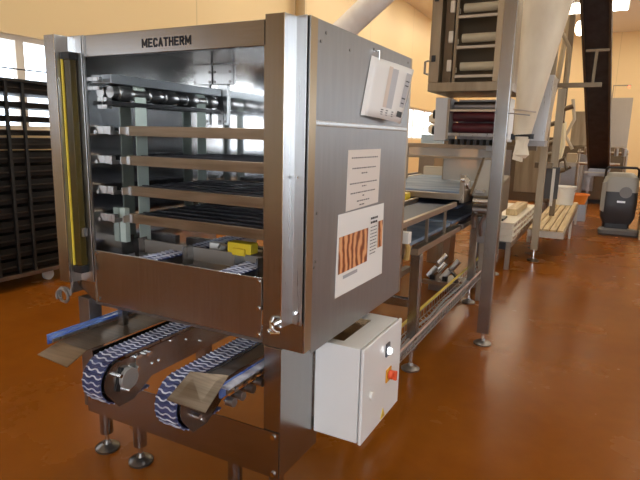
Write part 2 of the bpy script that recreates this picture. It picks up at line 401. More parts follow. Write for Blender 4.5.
MB().box(-2.1835, -2.1745, Y1+.016, Y1+.0225, 1.02, 1.955).build('curtain_edge', BRIGHTY, lc)
MB().box(-2.183, -2.128, Y1+.016, Y0-.013, 1.955, 1.985).build('end_cap', BLACK, lc)
MB().box(-2.183, -2.128, Y1+.016, Y0-.013, .985, 1.02).build('end_cap', BLACK, lc)
MB().box(-2.131, -2.118, Y0-.04, Y0-.015, 1.16, 1.20).build('mounting_clip', ALU, lc)
b = MB(); b.tube([(-1.05,Y1-.004,.972),(-1.042,Y1-.03,.965),(-1.03,Y1-.045,.945),(-1.015,Y1-.035,.93)], .007)
b.tube([(-1.05,Y1-.03,.93),(-1.03,Y1-.04,.925),(-1.0,Y1-.03,.928)], .008); b.cyl((-1.03,Y1-.002,.955),(-1.03,Y1-.04,.955),.012,seg=10)
b.build('cable_fitting', CHROME, M)
pts = []
for k in range(61):
    a = k/60*2*PI*2.6; r = .034+.004*math.sin(k*.45)
    pts.append((-2.285+r*math.cos(a), 1.69-.0004*k, .852+r*math.sin(a)))
MB().tube([(-2.23,1.70,.95),(-2.24,1.695,.90)]+pts, .006, 6).build('coiled_cable', mat('grey_cable', (.20,.17,.15), .5), M)

# roller beam and lift belts on the inner left wall
MB().box(-2.09, -2.025, 1.80, 2.60, 1.862, 1.902).build('roller_beam', mat('grey_beam', (.26,.28,.29), .35, .6), M, .003)
MB().box(-2.09, -2.03, 1.80, 2.60, 1.765, 1.785).build('beam_rail', BLACK, M, .002)
MB().cyl((-2.058,1.82,1.825), (-2.058,2.58,1.825), .026, seg=24).build('lift_shaft', ALU, M)
for yy in (1.90, 2.09, 2.20, 2.36, 2.52):
    MB().lathe([(.0005,-.045),(.030,-.04),(.036,-.02),(.036,.02),(.030,.04),(.0005,.045)], (0,0,0), 20).build('lift_roller', ALU, None)
    o = bpy.data.objects['lift_roller'] if yy == 1.90 else bpy.data.objects['lift_roller.%03d' % {2.09:1, 2.20:2, 2.36:3, 2.52:4}[yy]]
    o.parent = M; o.rotation_euler = (PI/2,0,0); o.location = Vector((-2.055,yy,1.825)) - OFF[M.name]
for yy in (1.985, 2.435):
    pr_ = [(-2.088,1.12)]
    p2 = [(-2.036,1.10),(-2.036,1.82)]+[(-2.076+.040*math.cos(a*PI/12), 1.82+.06*math.sin(a*PI/12)) for a in range(0,9)]
    b = MB()
    for (xa,za),(xb,zb) in zip(p2, p2[1:]): b.hexa([(xa,yy-.036,za),(xa,yy+.036,za),(xa-.004,yy+.036,za),(xa-.004,yy-.036,za)], [(xb,yy-.036,zb),(xb,yy+.036,zb),(xb-.004,yy+.036,zb),(xb-.004,yy-.036,zb)])
    b.build('lift_belt', PALEG, M)
MB().box(-2.088, -2.05, 1.87, 1.90, 1.11, 1.28).build('switch_strip', PALEG, M, .002)
b = MB(); b.box(-2.09,-2.06,1.80,1.83,1.75,1.80); b.box(-2.09,-2.05,1.755,1.775,1.87,1.885); b.box(-2.09,-2.05,1.755,1.775,1.83,1.845); b.build_each('wall_clip', ALU, M)
# shelf tiers
for k, z in enumerate((1.674, 1.538, 1.395, 1.262)):
    tilt = .0 if k < 3 else -.006
    s_ = MB().box(-2.0, -1.02, 1.85, 1.862, z-.046, z).build('shelf', SHELFF, M, .002)
    MB().box(-1.995, -1.02, 1.862, 2.50, z-.030, z-.006).build('shelf_deck', DECK, s_)
    b = MB(); b.box(-2.0,-1.975,1.842,1.85,z-.044,z-.004); b.box(-1.99,-1.985,1.80,1.85,z-.040,z-.005); b.build_each('end_lug', ALU, s_, .002)
    b = MB(); b.box(-2.09,-2.045,1.80,1.825,z-.04,z-.004); b.box(-2.05,-2.035,1.79,1.84,z-.042,z-.024); b.build_each('lug_bracket', ALU, s_, .002)
    b = MB()
    for yy in (1.93,2.02,2.12,2.22,2.33,2.44): b.box(-1.99,-1.02,yy,yy+.012,z-.006,z-.001)
    b.build('shelf_ridge', DECK, s_)
BARP = mat('bar_plate', (.34,.30,.26), .4, .45)
# inner infeed under the shelves
MB().box(-2.03, -1.30, 1.97, 1.982, 1.045, 1.112).build('cross_bar', BARP, M, .002)
MB().box(-2.06, -2.03, 1.93, 1.99, 1.03, 1.125).build('bar_bracket', STEEL, M, .002)
for x0, x1 in ((-1.30,-1.29),(-1.42,-1.41),(-1.72,-1.71)): MB().box(x0, x1, 1.90, 1.97, 1.03, 1.12).build('bar_bracket', ALU, M, .001)
yb = MB().box(-1.475, -1.345, 1.925, 1.985, 1.122, 1.172); yb.box(-1.44,-1.37,1.91,1.925,1.116,1.15)
yo = yb.build('sensor_block', YELLOW, M, .006); yo['label'] = 'yellow sensor block'
b = MB(); b.tube([(-1.475,1.95,1.145),(-1.53,1.95,1.15),(-1.55,1.96,1.13)], .006); b.build('sensor_cable', ALU, yo)

def chain_belt(x0, x1, path, pitch, name, parent, r=.006):
    """belt loop: navy links with pale wavy ribs"""
    P = [Vector((0, a, c)) for a, c in path]
    # resample
    seg = []; 
    for p, q in zip(P, P[1:]):
        seg.append((p, q, (q-p).length))
    tot = sum(s[2] for s in seg); n = int(tot/pitch); out = []
    def at(d):
        for p, q, l in seg:
            if d <= l+1e-9: return p+(q-p)*(d/l), (q-p).normalized()
            d -= l
        return seg[-1][1], (seg[-1][1]-seg[-1][0]).normalized()
    b = MB(); nx = 9
    for i in range(n):
        c, tdir = at((i+.5)*tot/n); nrm = Vector((0, tdir.z, -tdir.y))
        if i == 0: flip = 1 if nrm.z > 0 else -1
        nrm = nrm*flip
        hw = tot/n*.5
        # base link
        b.hexa([(x0, *(c-tdir*hw)[1:]), (x1, *(c-tdir*hw)[1:]), (x1, *(c+tdir*hw)[1:]), (x0, *(c+tdir*hw)[1:])],
               [(x0, *(c-tdir*hw+nrm*.006)[1:]), (x1, *(c-tdir*hw+nrm*.006)[1:]), (x1, *(c+tdir*hw+nrm*.006)[1:]), (x0, *(c+tdir*hw+nrm*.006)[1:])], 0)
        pts = []
        for k in range(nx):
            x = x0+(x1-x0)*k/(nx-1); o = (.16 if (k//2) % 2 else -.16)*tot/n
            q = c+tdir*o+nrm*.0065; pts.append((x, q.y, q.z))
        b.tube(pts, tot/n*.135, 5, 1)
    return b.build(name, [LINK, LINKW], parent)

for x0, x1 in ((-1.86,-1.75),(-1.40,-1.29)):
    bb = chain_belt(x0, x1, [(1.76,1.072),(2.58,1.072)], .028, 'inner_belt', M)
    MB().box(x0+.01, x1-.01, 1.76, 2.58, 1.03, 1.07).build('belt_guide', DKST, M)
MB().box(-2.05, -1.02, 2.30, 2.34, 1.02, 1.07).build('cross_bar', DKST, M, .002)
MB().box(-1.72, -1.45, 2.16, 2.20, 1.06, 1.085).build('bar_bracket', ALU, M, .002)
MB().box(-1.68, -1.61, 2.05, 2.09, 1.09, 1.125).build('limit_switch', WHITEPL, M, .004)
MB().box(-2.09, -1.012, 1.78, 2.60, .94, .96).build('drip_pan', DKST, M)

# base: columns, apron, feet
MB().box(-1.137, -1.056, Y0, 2.045, .243, .815).build('base_column', STEEL, M, .002)
MB().box(-2.24, -2.165, Y0+.005, 1.80, .26, .84).build('base_column', DKST, M, .003)
MB().box(-2.17, -2.10, 2.50, 2.58, .12, .85).build('base_column', STEEL, M, .003)
MB().box(-1.137, -1.056, 2.56, 2.64, .12, .82).build('base_column', STEEL, M, .003)
MB().box(-2.29, -.96, 2.60, 2.66, .80, .86).build('base_beam', STEEL, M, .003)
MB().box(-2.17, -1.056, Y0+.05, Y0+.10, .80, .835).build('base_beam', DKST, M, .003)
ap = MB().box(-2.20, -1.06, Y0-.006, Y0-.002, .243, .450).build('base_apron', STEELH, M)
MB().cyl((-1.085,Y0-.006,.43),(-1.085,Y0-.013,.43),.011,seg=12).build_each('panel_screw', CHROME, ap)
MB().cyl((-1.085,Y0-.006,.262),(-1.085,Y0-.013,.262),.011,seg=12).build_each('panel_screw', CHROME, ap)
def foot(x, y, z1, parent, w=.033):
    f = MB().cyl((x,y,.095), (x,y,z1), w, seg=20).build('leg', STEEL, parent)
    MB().cyl((x,y,.02), (x,y,.095), .011, seg=12).build('threaded_rod', CHROME, f)
    MB().lathe([(.060,0),(.062,.012),(.052,.022),(.022,.034),(.014,.052)], (x,y,0), 24).build('foot_pad', RUBBER if False else mat('foot_steel', (.16,.15,.14), .3, .8), f)
for x in (-2.165, -1.925, -1.335, -1.115): foot(x, 1.79, .26, M)
for x in (-2.135, -1.095): foot(x, 2.60 if x > -1.5 else 2.54, .20, M)

# ------------------------------------------------------------------ outfeed conveyors at the front
def outfeed(x0, x1, label, disc):
    t = thing('outfeed_conveyor', label, 'conveyor', ((x0+x1)/2, 1.9, .5), 'chain conveyors coming out under the machine')
    yc, zc, R = 1.53, .598, .098
    path = [(2.55, zc+R)]+[(1.9,zc+R)]+[(yc-R*math.sin(a*PI/16), zc+R*math.cos(a*PI/16)) for a in range(17)]+[(1.70, zc-R)]
    chain_belt(x0, x1, path, .0265, 'belt', t)
    prof = [(2.5,zc+R-.012)]+[(yc-(R-.012)*math.sin(a*PI/12), zc+(R-.012)*math.cos(a*PI/12)) for a in range(1,9)]+[(1.515,.478),(1.60,.478),(1.712,.545),(2.5,.545)]
    sd = MB().prism(prof, 'x', x1, x1+.004).build('side_plate', STEEL, t)
    MB().prism(prof, 'x', x0-.004, x0).build('side_plate', STEEL, t)
    MB().prism([(1.56,zc+R-.006),(2.5,zc+R-.006),(2.5,zc+R+.004),(1.56,zc+R+.004)], 'x', x1+.0045, x1+.010).build('edge_strip', ALU, t)
    MB().cyl((x0+.004,yc,zc), (x1-.004,yc,zc), .075, seg=24).build('drive_drum', DKST, t)
    if disc:
        d = MB().cyl((x1+.005,1.562,.596), (x1+.030,1.562,.596), .047, seg=32).build('drive_disc', mat('cast_aluminium', (.40,.385,.36), .45, .4), t, .003)
        b = MB()
        for k in range(3):
            a = k*2.1+.5
            b.cyl((x1+.030,1.562+.056*math.cos(a),.596+.056*math.sin(a)), (x1+.005,1.562+.056*math.cos(a),.596+.056*math.sin(a)), .009, seg=8)
        b.build_each('bolt', CHROME, d)
        MB().hexa([(x1+.006,1.497,.560),(x1+.006,1.515,.548),(x1+.006,1.545,.648),(x1+.006,1.53,.655)],[(x1+.012,1.497,.560),(x1+.012,1.515,.548),(x1+.012,1.545,.648),(x1+.012,1.53,.655)]).build('tension_slot', BLACK, t)
        b = MB(); b.box(x1+.005,x1+.022,1.607,1.617,.575,.635); b.box(x1+.005,x1+.016,1.61,1.614,.63,.665); b.build_each('tension_bolt', CHROME, t)
        b = MB()
        for yy, z in ((1.615,.672),(1.632,.672),(1.675,.664),(1.693,.666)): b.cyl((x1+.004,yy,z), (x1+.022,yy,z), .0085, seg=8)
        b.build_each('bolt', CHROME, t)
        b = MB()
        for yy, z in ((1.76,.60),(1.84,.67),(1.95,.64),(1.72,.60),(2.05,.60)): b.cyl((x1+.004,yy,z), (x1+.010,yy,z), .006, seg=8)
        b.build_each('rivet', CHROME, t)
    else:
        b = MB(); b.cyl((x1+.004,1.53,.545),(x1+.03,1.53,.545),.012,seg=10); b.cyl((x1+.004,1.56,.520),(x1+.02,1.56,.520),.009,seg=8); b.build_each('bolt', CHROME, t)
    b = MB(); b.cyl((x0-.004,1.50,.60),(x0-.03,1.50,.60),.012,seg=10); b.build('shaft_end', mat('brass', (.55,.36,.12), .3, 1), t)
    return t
outfeed(-1.860, -1.752, 'left blue and white chain belt conveyor with round drive disc on its side', True)
outfeed(-1.447, -1.340, 'right blue and white chain belt conveyor beside the bent chute plate', False)
def plate(corners_lo, th=.003):
    return [Vector(p) for p in corners_lo], [Vector(p)+Vector((0,0,th)) for p in corners_lo]
t = thing('chute_plate', 'bent metal chute plate left of the left chain belt, under blue guide rail', 'chute', (-2.0, 1.6, .68))
lo_, hi_ = plate([(-2.112,1.404,.676),(-1.892,1.383,.676),(-1.915,1.50,.703),(-2.11,1.51,.703)]); MB().hexa(lo_, hi_).build('front_flap', SHELFF, t)
lo_, hi_ = plate([(-2.11,1.51,.703),(-1.915,1.50,.703),(-1.90,2.3,.700),(-2.12,2.3,.700)]); MB().hexa(lo_, hi_).build('back_plate', SHELFF, t)
MB().box(-1.905, -1.900, 1.52, 2.3, .56, .699).build('side_flange', STEEL, t)
MB().box(-2.055, -2.02, 1.80, 1.835, .703, .79).build('support_bracket', STEEL, t, .002)
t = thing('chute_plate', 'bent metal chute plate covering the right side of the right chain belt', 'chute', (-1.24, 1.45, .68))
lo_, hi_ = plate([(-1.336,1.375,.680),(-1.152,1.371,.680),(-1.188,1.555,.738),(-1.340,1.512,.736)]); MB().hexa(lo_, hi_).build('front_flap', SHELFF, t)
lo_, hi_ = plate([(-1.332,1.52,.690),(-1.25,1.555,.690),(-1.25,2.3,.690),(-1.332,2.3,.690)]); MB().hexa(lo_, hi_).build('back_plate', DKST, t)
MB().hexa([(-1.30,1.50,.690),(-1.28,1.50,.690),(-1.28,1.535,.690),(-1.30,1.535,.690)],[(-1.30,1.50,.722),(-1.28,1.50,.722),(-1.28,1.535,.733),(-1.30,1.535,.733)]).build('support_bracket', STEEL, t)
t = thing('guide_rail', 'blue film covered guide rail sticking out at the left of the machine', 'guide rail', (-2.15, 1.8, .7))
lo = MB().box(-2.150, -2.120, 1.488, 2.3, .706, .732).build('rail', BLUE, t, .003)
MB().box(-2.156, -2.150, 1.484, 2.3, .690, .736).build('rail_lip', BLUE, t)
MB().box(-2.120, -2.114, 1.484, 2.3, .706, .722).build('rail_lip', ALU, t)
t = thing('guide_rail', 'blue guide rail with clamps and rollers at the right base column', 'guide rail', (-1.2, 1.7, .65))
MB().box(-1.218, -1.206, 1.53, 2.3, .65, .702).build('rail', BLUE, t, .002)
MB().box(-1.206, -1.17, 1.53, 2.3, .694, .700).build('rail_lip', LINKW, t)
MB().box(-1.206, -1.200, 1.56, 2.2, .655, .690).build('clamp_strip', SHELFF, t)
b = MB()
for yy in (1.60,1.66,1.72,1.78,1.85): b.cyl((-1.200,yy,.665),(-1.180,yy,.665),.010,seg=10)
b.build_each('bolt', CHROME, t)
for yy in (1.56,1.62,1.69,1.76,1.83,1.90):
    MB().cyl((-1.20,yy,.632),(-1.165,yy,.632),.018,seg=14).build('roller', DKST, t)
MB().box(-1.204, -1.196, 1.54, 1.95, .628, .64).build('roller_bar', CHROME, t)

# ------------------------------------------------------------------ papers on the side panel
XS = -.9535
def word_lines(b, y0, y1, z, h, x, slope=0, mi=0):
    y = y0
    while y < y1-.006:
        l = random.uniform(.010,.026); l = min(l, y1-y)
        b.quad((x,y,z-h/2+slope*(y-y0)), (x,y+l,z-h/2+slope*(y+l-y0)), (x,y+l,z+h/2+slope*(y+l-y0)), (x,y,z+h/2+slope*(y-y0)), mi=mi); y += l+.005
t = thing('notice_sheet', 'cream printed notice sheet taped on the steel side panel above the bread poster', 'notice', (XS, 2.24, 1.35))
def on_x(y, z, x=XS): return (x, y, z)
MB().hexa([on_x(2.062,1.338),on_x(2.425,1.344),on_x(2.432,1.598),on_x(2.066,1.596)], [on_x(2.062,1.338,XS+.002),on_x(2.425,1.344,XS+.002),on_x(2.432,1.598,XS+.002),on_x(2.066,1.596,XS+.002)]).build('sheet', PAPERW, t)
b = MB()
for z, a, c in ((1.562,2.10,2.40),(1.517,2.11,2.38),(1.494,2.21,2.28),(1.452,2.09,2.40),(1.436,2.22,2.27),(1.410,2.10,2.38),(1.394,2.23,2.26),(1.372,2.17,2.32),(1.354,2.20,2.26)):
    word_lines(b, a, c, z, .0055, XS+.0025)
b.build('printed_text', mat('notice_ink', (.16,.14,.13), .7), t)
t = thing('bread_poster', 'white poster with pictures of golden bread on the steel side panel', 'poster', (XS, 2.25, 1.15))
MB().hexa([on_x(1.982,.975),on_x(2.512,.972),on_x(2.505,1.332),on_x(1.99,1.332)], [on_x(1.982,.975,XS+.002),on_x(2.512,.972,XS+.006),on_x(2.505,1.332,XS+.002),on_x(1.99,1.332,XS+.002)]).build('sheet', PAPER, t)
MB().box(XS+.0030,XS+.0046,2.0,2.31,1.075,1.235).build('bread_picture', BREAD, t)
MB().box(XS+.0062,XS+.0072,2.435,2.49,1.118,1.25).build('bread_picture', BREAD, t)
b = MB()
for z in (1.275,1.255): word_lines(b, 2.335, 2.42, z, .010, XS+.0065)
for k in range(9): word_lines(b, 2.335, 2.415, 1.232-k*.016, .004, XS+.0065)
b.build('printed_text', INK, t)
MB().box(XS+.0030,XS+.0042,2.05,2.20,1.045,1.060).build('grey_caption', GREYINK, t)
t = thing('document_pouch', 'curling white document sheet in a plastic pouch hung at the panel corner', 'document', (XS, 2.55, 1.85))
# local frame of the tilted sheet: u across, v down
c00 = Vector((-.942,2.29,1.995)); c10 = Vector((-.90,2.70,1.986)); c01 = Vector((-.942,2.195,1.743)); c11 = Vector((-.91,2.564,1.718))
def sheet_pt(u, v, lift=0):
    p = (c00*(1-u)+c10*u)*(1-v)+(c01*(1-u)+c11*u)*v
    p = p + Vector((.014*math.sin(PI*u)*(.4+.6*v)+lift, 0, 0)); return p
nu, nv = 14, 6; vs = [sheet_pt(i/nu, j/nv) for j in range(nv+1) for i in range(nu+1)]
b = MB(); b._faces(vs, [(j*(nu+1)+i, j*(nu+1)+i+1, (j+1)*(nu+1)+i+1, (j+1)*(nu+1)+i) for j in range(nv) for i in range(nu)], 0)
b.build('sheet', PAPER, t, solid=.002)
def patch(u0, u1, v0, v1, b, mi=0, lift=.003):
    n = 4
    for k in range(n):
        a, c = u0+(u1-u0)*k/n, u0+(u1-u0)*(k+1)/n
        b.quad(sheet_pt(a,v0,lift), sheet_pt(c,v0,lift), sheet_pt(c,v1,lift), sheet_pt(a,v1,lift), mi=mi)
b = MB(); patch(.42,.57,.10,.80,b); patch(.80,.95,.10,.72,b); b.build('grey_column', mat('grey_block', (.55,.55,.56), .7), t)
b = MB(); patch(.33,.42,.08,.80,b); b.build('beige_column', mat('beige_block', (.72,.62,.53), .7), t)
b = MB(); patch(.82,.93,.24,.26,b,0,.005); patch(.82,.93,.32,.34,b,0,.005); patch(.80,.92,.55,.575,b,0,.005); patch(.81,.91,.64,.66,b,0,.005); patch(.76,.94,.80,.90,b,0,.004)
for u in (.30,.42,.58): patch(u,u+.06,.84,.855,b,0,.004); patch(u,u+.05,.88,.895,b,0,.004); patch(u+.005,u+.055,.92,.93,b,0,.004)
b.build('printed_text', INK, t)
b = MB(); b.tube([(-.952,2.32,2.025),(-.935,2.32,2.025),(-.935,2.32,1.985)], .004, 6); b.build('hook', CHROME, t)
b = MB(); b.hexa([c00,(-.952,2.27,2.0),(-.952,2.175,1.742),c01], [c00+Vector((.002,0,0)),(-.950,2.27,2.0),(-.950,2.175,1.742),c01+Vector((.002,0,0))]); b.build('pouch_fold', PAPER, t)

# ------------------------------------------------------------------ control box
t = thing('control_box', 'white electrical control box mounted low on the right of the machine', 'control box', (-.94, 2.24, .32))
MB().prism([(-1.05,.325),(-.835,.325),(-.835,.765),(-1.02,.765),(-1.05,.748)], 'y', 2.0, 2.475).build('body', WHITEP, t, .004)
dr = MB().box(-.830, -.814, 1.997, 2.478, .320, .768).build('door', WHITEP, t, .006)
MB().cyl((-.814,2.087,.524),(-.800,2.087,.524),.018,seg=20).build('latch', WHITEPL, dr, .003)
MB().box(-.814,-.806,2.255,2.300,.640,.705).build('indicator_plate', mat('dark_grey_plate', (.10,.10,.11), .4), dr, .002)
MB().lathe([(.0001,-.008),(.017,-.006),(.017,.006),(.0001,.010)], (0,0,0), 16).build('unused', LAMP, None)
bpy.data.objects.remove(bpy.data.objects['unused'])
MB().cyl((-.806,2.279,.667),(-.792,2.279,.667),.017,.013,seg=20).build('indicator_lamp', LAMP, dr)
MB().box(-.814,-.808,2.275,2.340,.502,.568).build('switch_plate', AMBER, dr, .002)
sw = MB().cyl((-.808,2.311,.535),(-.786,2.311,.535),.022,seg=20); sw.box(-.786,-.770,2.303,2.319,.512,.558); sw.build('rotary_switch', RED, dr, .003)
b = MB().prism([(2.232,.335),(2.282,.335),(2.257,.382)], 'x', -.814, -.811); wo = b.build('warning_label', YELLOW, dr)
b = MB(); b.prism([(2.258,.342),(2.262,.342),(2.256,.366)], 'x', -.811, -.8105); b.build('bolt_symbol', INK, wo)
MB().box(-1.01, -.935, 2.05, 2.36, .7655, .768).build('top_plate', mat('brown_plate', (.25,.18,.12), .2, 1), t)
MB().box(-1.056, -1.05, 2.0, 2.04, .40, .70).build('mounting_bracket', STEEL, t)

# ------------------------------------------------------------------ wire cable tray along the line
t = thing('cable_tray', 'wire mesh cable tray carrying a yellow cable low along the production line', 'cable tray', (-1.08, 4.9, .28))
b = MB(); ya, ybb = 2.75, 6.5
rails = [(-1.165,.315),(-1.165,.25),(-1.12,.215),(-1.06,.215),(-1.02,.25),(-1.02,.315)]
for x, z in rails: b.tube([(x,ya,z),(x,ybb,z)], .0045, 6)
n = 48
for k in range(n+1):
    yy = ya+(ybb-ya)*k/n; b.tube([(x,yy,z) for x, z in rails], .003, 5)
b.build('wire_mesh', ALU, t)
MB().tube([(-1.168,ya,.325),(-1.170,4.2,.328),(-1.168,5.4,.325),(-1.168,ybb,.328)], .011, 8).build('yellow_cable', mat('yellow_sheath', (.72,.55,.08), .5), t)
MB().tube([(-1.02,ya,.325),(-1.018,4.2,.328),(-1.02,ybb,.325)], .007, 8).build('pink_cable', mat('pink_sheath', (.55,.38,.32), .5), t)
b = MB()
for x, z, r in ((-1.10,.235,.012),(-1.075,.232,.010),(-1.13,.245,.010),(-1.05,.245,.009)):
    b.tube([(x+.01*math.sin(k*1.7+x*40), ya+(ybb-ya)*k/14, z+.004*math.sin(k*2.3)) for k in range(15)], r, 6)
b.build('cable_bundle', mat('grey_sheath', (.28,.27,.27), .5), t)

# ------------------------------------------------------------------ transfer conveyor behind the machine
t = thing('transfer_conveyor', 'steel transfer conveyor with blue belt running from behind the machine', 'conveyor', (-1.4, 3.9, 0))
MB().box(-1.12, -1.09, 2.95, 4.62, 1.085, 1.125).build('side_rail', FARST, t, .003)
MB().box(-1.50, -1.47, 2.95, 4.75, 1.085, 1.125).build('side_rail', FARST, t, .003)
MB().box(-1.95, -1.92, 2.95, 4.75, 1.085, 1.125).build('side_rail', FARST, t, .003)
MB().box(-1.46, -1.13, 3.0, 4.7, 1.07, 1.085).build('upper_belt', BELTDK, t)
MB().box(-1.13, -1.07, 3.52, 4.74, .86, .905).build('lower_rail', FARST, t, .003)
MB().box(-2.0, -1.94, 3.0, 4.74, .86, .905).build('lower_rail', FARST, t, .003)
MB().box(-1.42, -1.16, 3.2, 4.72, .90, .925).build('lower_belt', BELTBL, t)
MB().box(-1.95, -1.70, 3.2, 4.72, .90, .925).build('lower_belt', BELTBL, t)
for yy in (3.45, 4.1, 4.66): MB().box(-1.94, -1.13, yy, yy+.05, .84, .89).build('cross_bar', DKST, t, .002)
for yy in (3.58,):
    for x in (-1.095, -1.97):
        lg = MB().box(x-.035, x+.035, yy-.035, yy+.035, .16, .86).build('leg', STEEL, t, .004)
        MB().cyl((x,yy,.02),(x,yy,.16),.012,seg=10).build('threaded_rod', CHROME, lg)
        MB().lathe([(.065,0),(.067,.012),(.055,.022),(.022,.034),(.014,.05)], (x,yy,0), 20).build('foot_pad', DKST, lg)
MB().box(-1.90, -1.13, 3.55, 3.60, .47, .53).build('cross_bar', STEEL, t, .003)
for x, z in ((-1.52,.44),(-1.95,.44),(-1.52,.66)): MB().box(x-.03, x+.03, 3.1, 4.7, z, z+.05).build('lower_rail', FARST, t, .003)
MB().box(-1.90, -1.56, 3.15, 4.65, .49, .51).build('lower_tray', DKST, t, .003)
for yy in (3.3, 3.8, 4.3): 
    MB().box(-1.475, -1.455, yy, yy+.02, .905, 1.085).build('upright', FARST, t); MB().box(-1.115, -1.095, yy, yy+.02, .905, 1.085).build('upright', FARST, t)
jb = MB().box(-1.115, -1.05, 3.23, 3.29, .99, 1.065).build('junction_box', WHITEPL, t, .004)
MB().tube([(-1.10,3.30,1.0),(-1.09,3.35,.95),(-1.10,3.36,.86)], .02, 8).build('elbow_pipe', mat('ochre_pipe', (.55,.36,.12), .5), t)
MB().box(-1.66, -1.545, 4.62, 4.74, 1.085, 1.165).build('sensor_block', YELLOW, t, .006)
b = MB(); b.tube([(-1.3,4.5,.93),(-1.3,4.5,1.15),(-1.25,4.6,1.2)], .012, 6); b.tube([(-1.2,4.9,.9),(-1.22,4.9,1.08),(-1.15,5.0,1.1)], .012, 6); 

# blue-belt feed table behind
t = thing('feed_conveyor', 'feed table with slate blue belt and steel front bar behind the machine', 'conveyor', (-1.5, 5.8, 0))
MB().box(-2.1, -1.13, 4.86, 6.9, 1.165, 1.192).build('belt', BELTBL, t, .006)
MB().box(-2.1, -1.10, 4.80, 4.855, 1.12, 1.175).build('front_bar', FARST, t, .004)
MB().box(-2.1, -1.10, 6.92, 7.0, 1.17, 1.30).build('end_bar', mat('beige_bar', (.62,.52,.38), .5), t, .004)
MB().box(-1.128, -1.09, 4.86, 6.9, 1.09, 1.20).build('side_plate', FARST, t, .003)
MB().box(-2.14, -2.10, 4.86, 6.9, 1.09, 1.20).build('side_plate', FARST, t, .003)
MB().box(-2.08, -1.15, 4.9, 6.8, 1.03, 1.06).build('return_belt', BELTDK, t)
for x in (-1.095, -2.12):
    for yy in (5.46, 6.85):
        lg = MB().box(x-.033, x+.033, yy-.033, yy+.033, .16, 1.12).build('leg', STEEL, t, .003)
        MB().cyl((x,yy,.02),(x,yy,.16),.012,seg=10).build('threaded_rod', CHROME, lg)
        MB().lathe([(.065,0),(.067,.012),(.055,.022),(.022,.034),(.014,.05)], (x,yy,0), 20).build('foot_pad', DKST, lg)
for x0, x1 in ((-1.13,-1.07),(-2.0,-1.94)): MB().box(x0, x1, 4.80, 6.9, .86, .905).build('lower_rail', STEEL, t, .003)
MB().box(-1.42, -1.16, 4.80, 6.8, .90, .925).build('lower_belt', BELTBL, t)
MB().cyl((-1.09,4.93,1.26),(-1.06,4.93,1.26),.05,seg=20).build('belt_pulley', CHROME, t)
MB().box(-1.12, -1.08, 4.80, 4.86, 1.17, 1.345).build('guard_post', FARST, t, .003)
MB().cyl((-1.10,4.82,1.30),(-1.06,4.80,1.30),.028,seg=14).build('knob', CHROME, t)

# guarded cabinet (clear screens) with the laminating head above
t = thing('guard_cabinet', 'clear guard screen with horizontal steel rails in front of the dough rollers', 'guard', (-1.5, 6.0, 0))
MB().box(-2.05, -.98, 6.0, 6.04, 1.555, 1.60).build('guard_rail', FARST, t, .003)
MB().box(-2.05, -.98, 6.0, 6.04, 1.44, 1.465).build('guard_rail', FARST, t, .003)
for x in (-2.05, -1.02): 
    MB().box(x-.03, x+.03, 6.0, 6.05, 0, 1.60).build('post', FARST, t, .003)
MB().box(-2.02, -1.01, 6.015, 6.025, 1.465, 1.555).build('clear_screen', GUARD, t)
MB().box(-1.60, -1.01, 6.015, 6.025, 1.21, 1.44).build('clear_screen', GUARD, t)
MB().box(-1.14, -1.01, 5.94, 6.0, 1.54, 1.63).build('switch_box', ALU, t, .004)
t = thing('wrapped_carton', 'brown carton block standing behind the clear guard screen', 'carton', (-2.1, 7.2, 1.3))
MB().box(-2.02, -1.72, 7.1, 7.3, 1.20, 1.58).build('box', mat('carton_board', (.45,.30,.17), .8), t, .01)
MB().box(-2.02, -1.72, 7.05, 7.35, 0, 1.20).build('pedestal', FARST, t)

# dough roller head: silver end plate and red rollers
t = thing('roller_head', 'silver ended roller head with dark red rollers under the overhead tower', 'machine', (-1.3, 5.7, 0))
MB().box(-1.585, -1.46, 5.5, 5.9, 1.635, 2.06).build('end_plate', mat('silver_plate', (.60,.61,.61), .38, .5), t, .006)
MB().box(-1.46, -1.435, 5.48, 5.52, 1.65, 2.05).build('door_edge', FARST, t, .003)
MB().box(-1.435, -.93, 5.85, 5.9, 1.64, 2.06).build('back_plate', DKST, t)
MB().box(-.93, -.88, 5.5, 5.9, 1.635, 2.06).build('end_plate', FARST, t, .004)
for z, m_ in ((1.98,DKST),(1.88,DKRED),(1.77,DKRED)): MB().cyl((-1.435,5.68,z),(-.93,5.68,z),.05,seg=24).build('roller', m_, t)
MB().box(-1.435, -.93, 5.5, 5.53, 1.925, 1.945).build('cross_bar', mat('floured_bar', (.62,.50,.34), .6), t)
MB().box(-1.435, -.93, 5.49, 5.53, 1.685, 1.715).build('cross_bar', ALU, t)
for k in range(8): MB().box(-1.43+k*.062, -1.40+k*.062, 5.5, 5.8, 1.60, 1.655).build('guide_finger', BLACK, t)
for z in (1.74, 1.90): MB().cyl((-1.585,5.6,z),(-1.625,5.6,z),.045,seg=16).build('side_knob', BLACK, t)
for x, z0_ in ((-1.55, 1.601), (-1.0, 0)): MB().box(x-.025, x+.025, 5.98-.1*(z0_ == 0), 6.03-.1*(z0_ == 0), z0_, 1.66).build('leg', FARST, t)

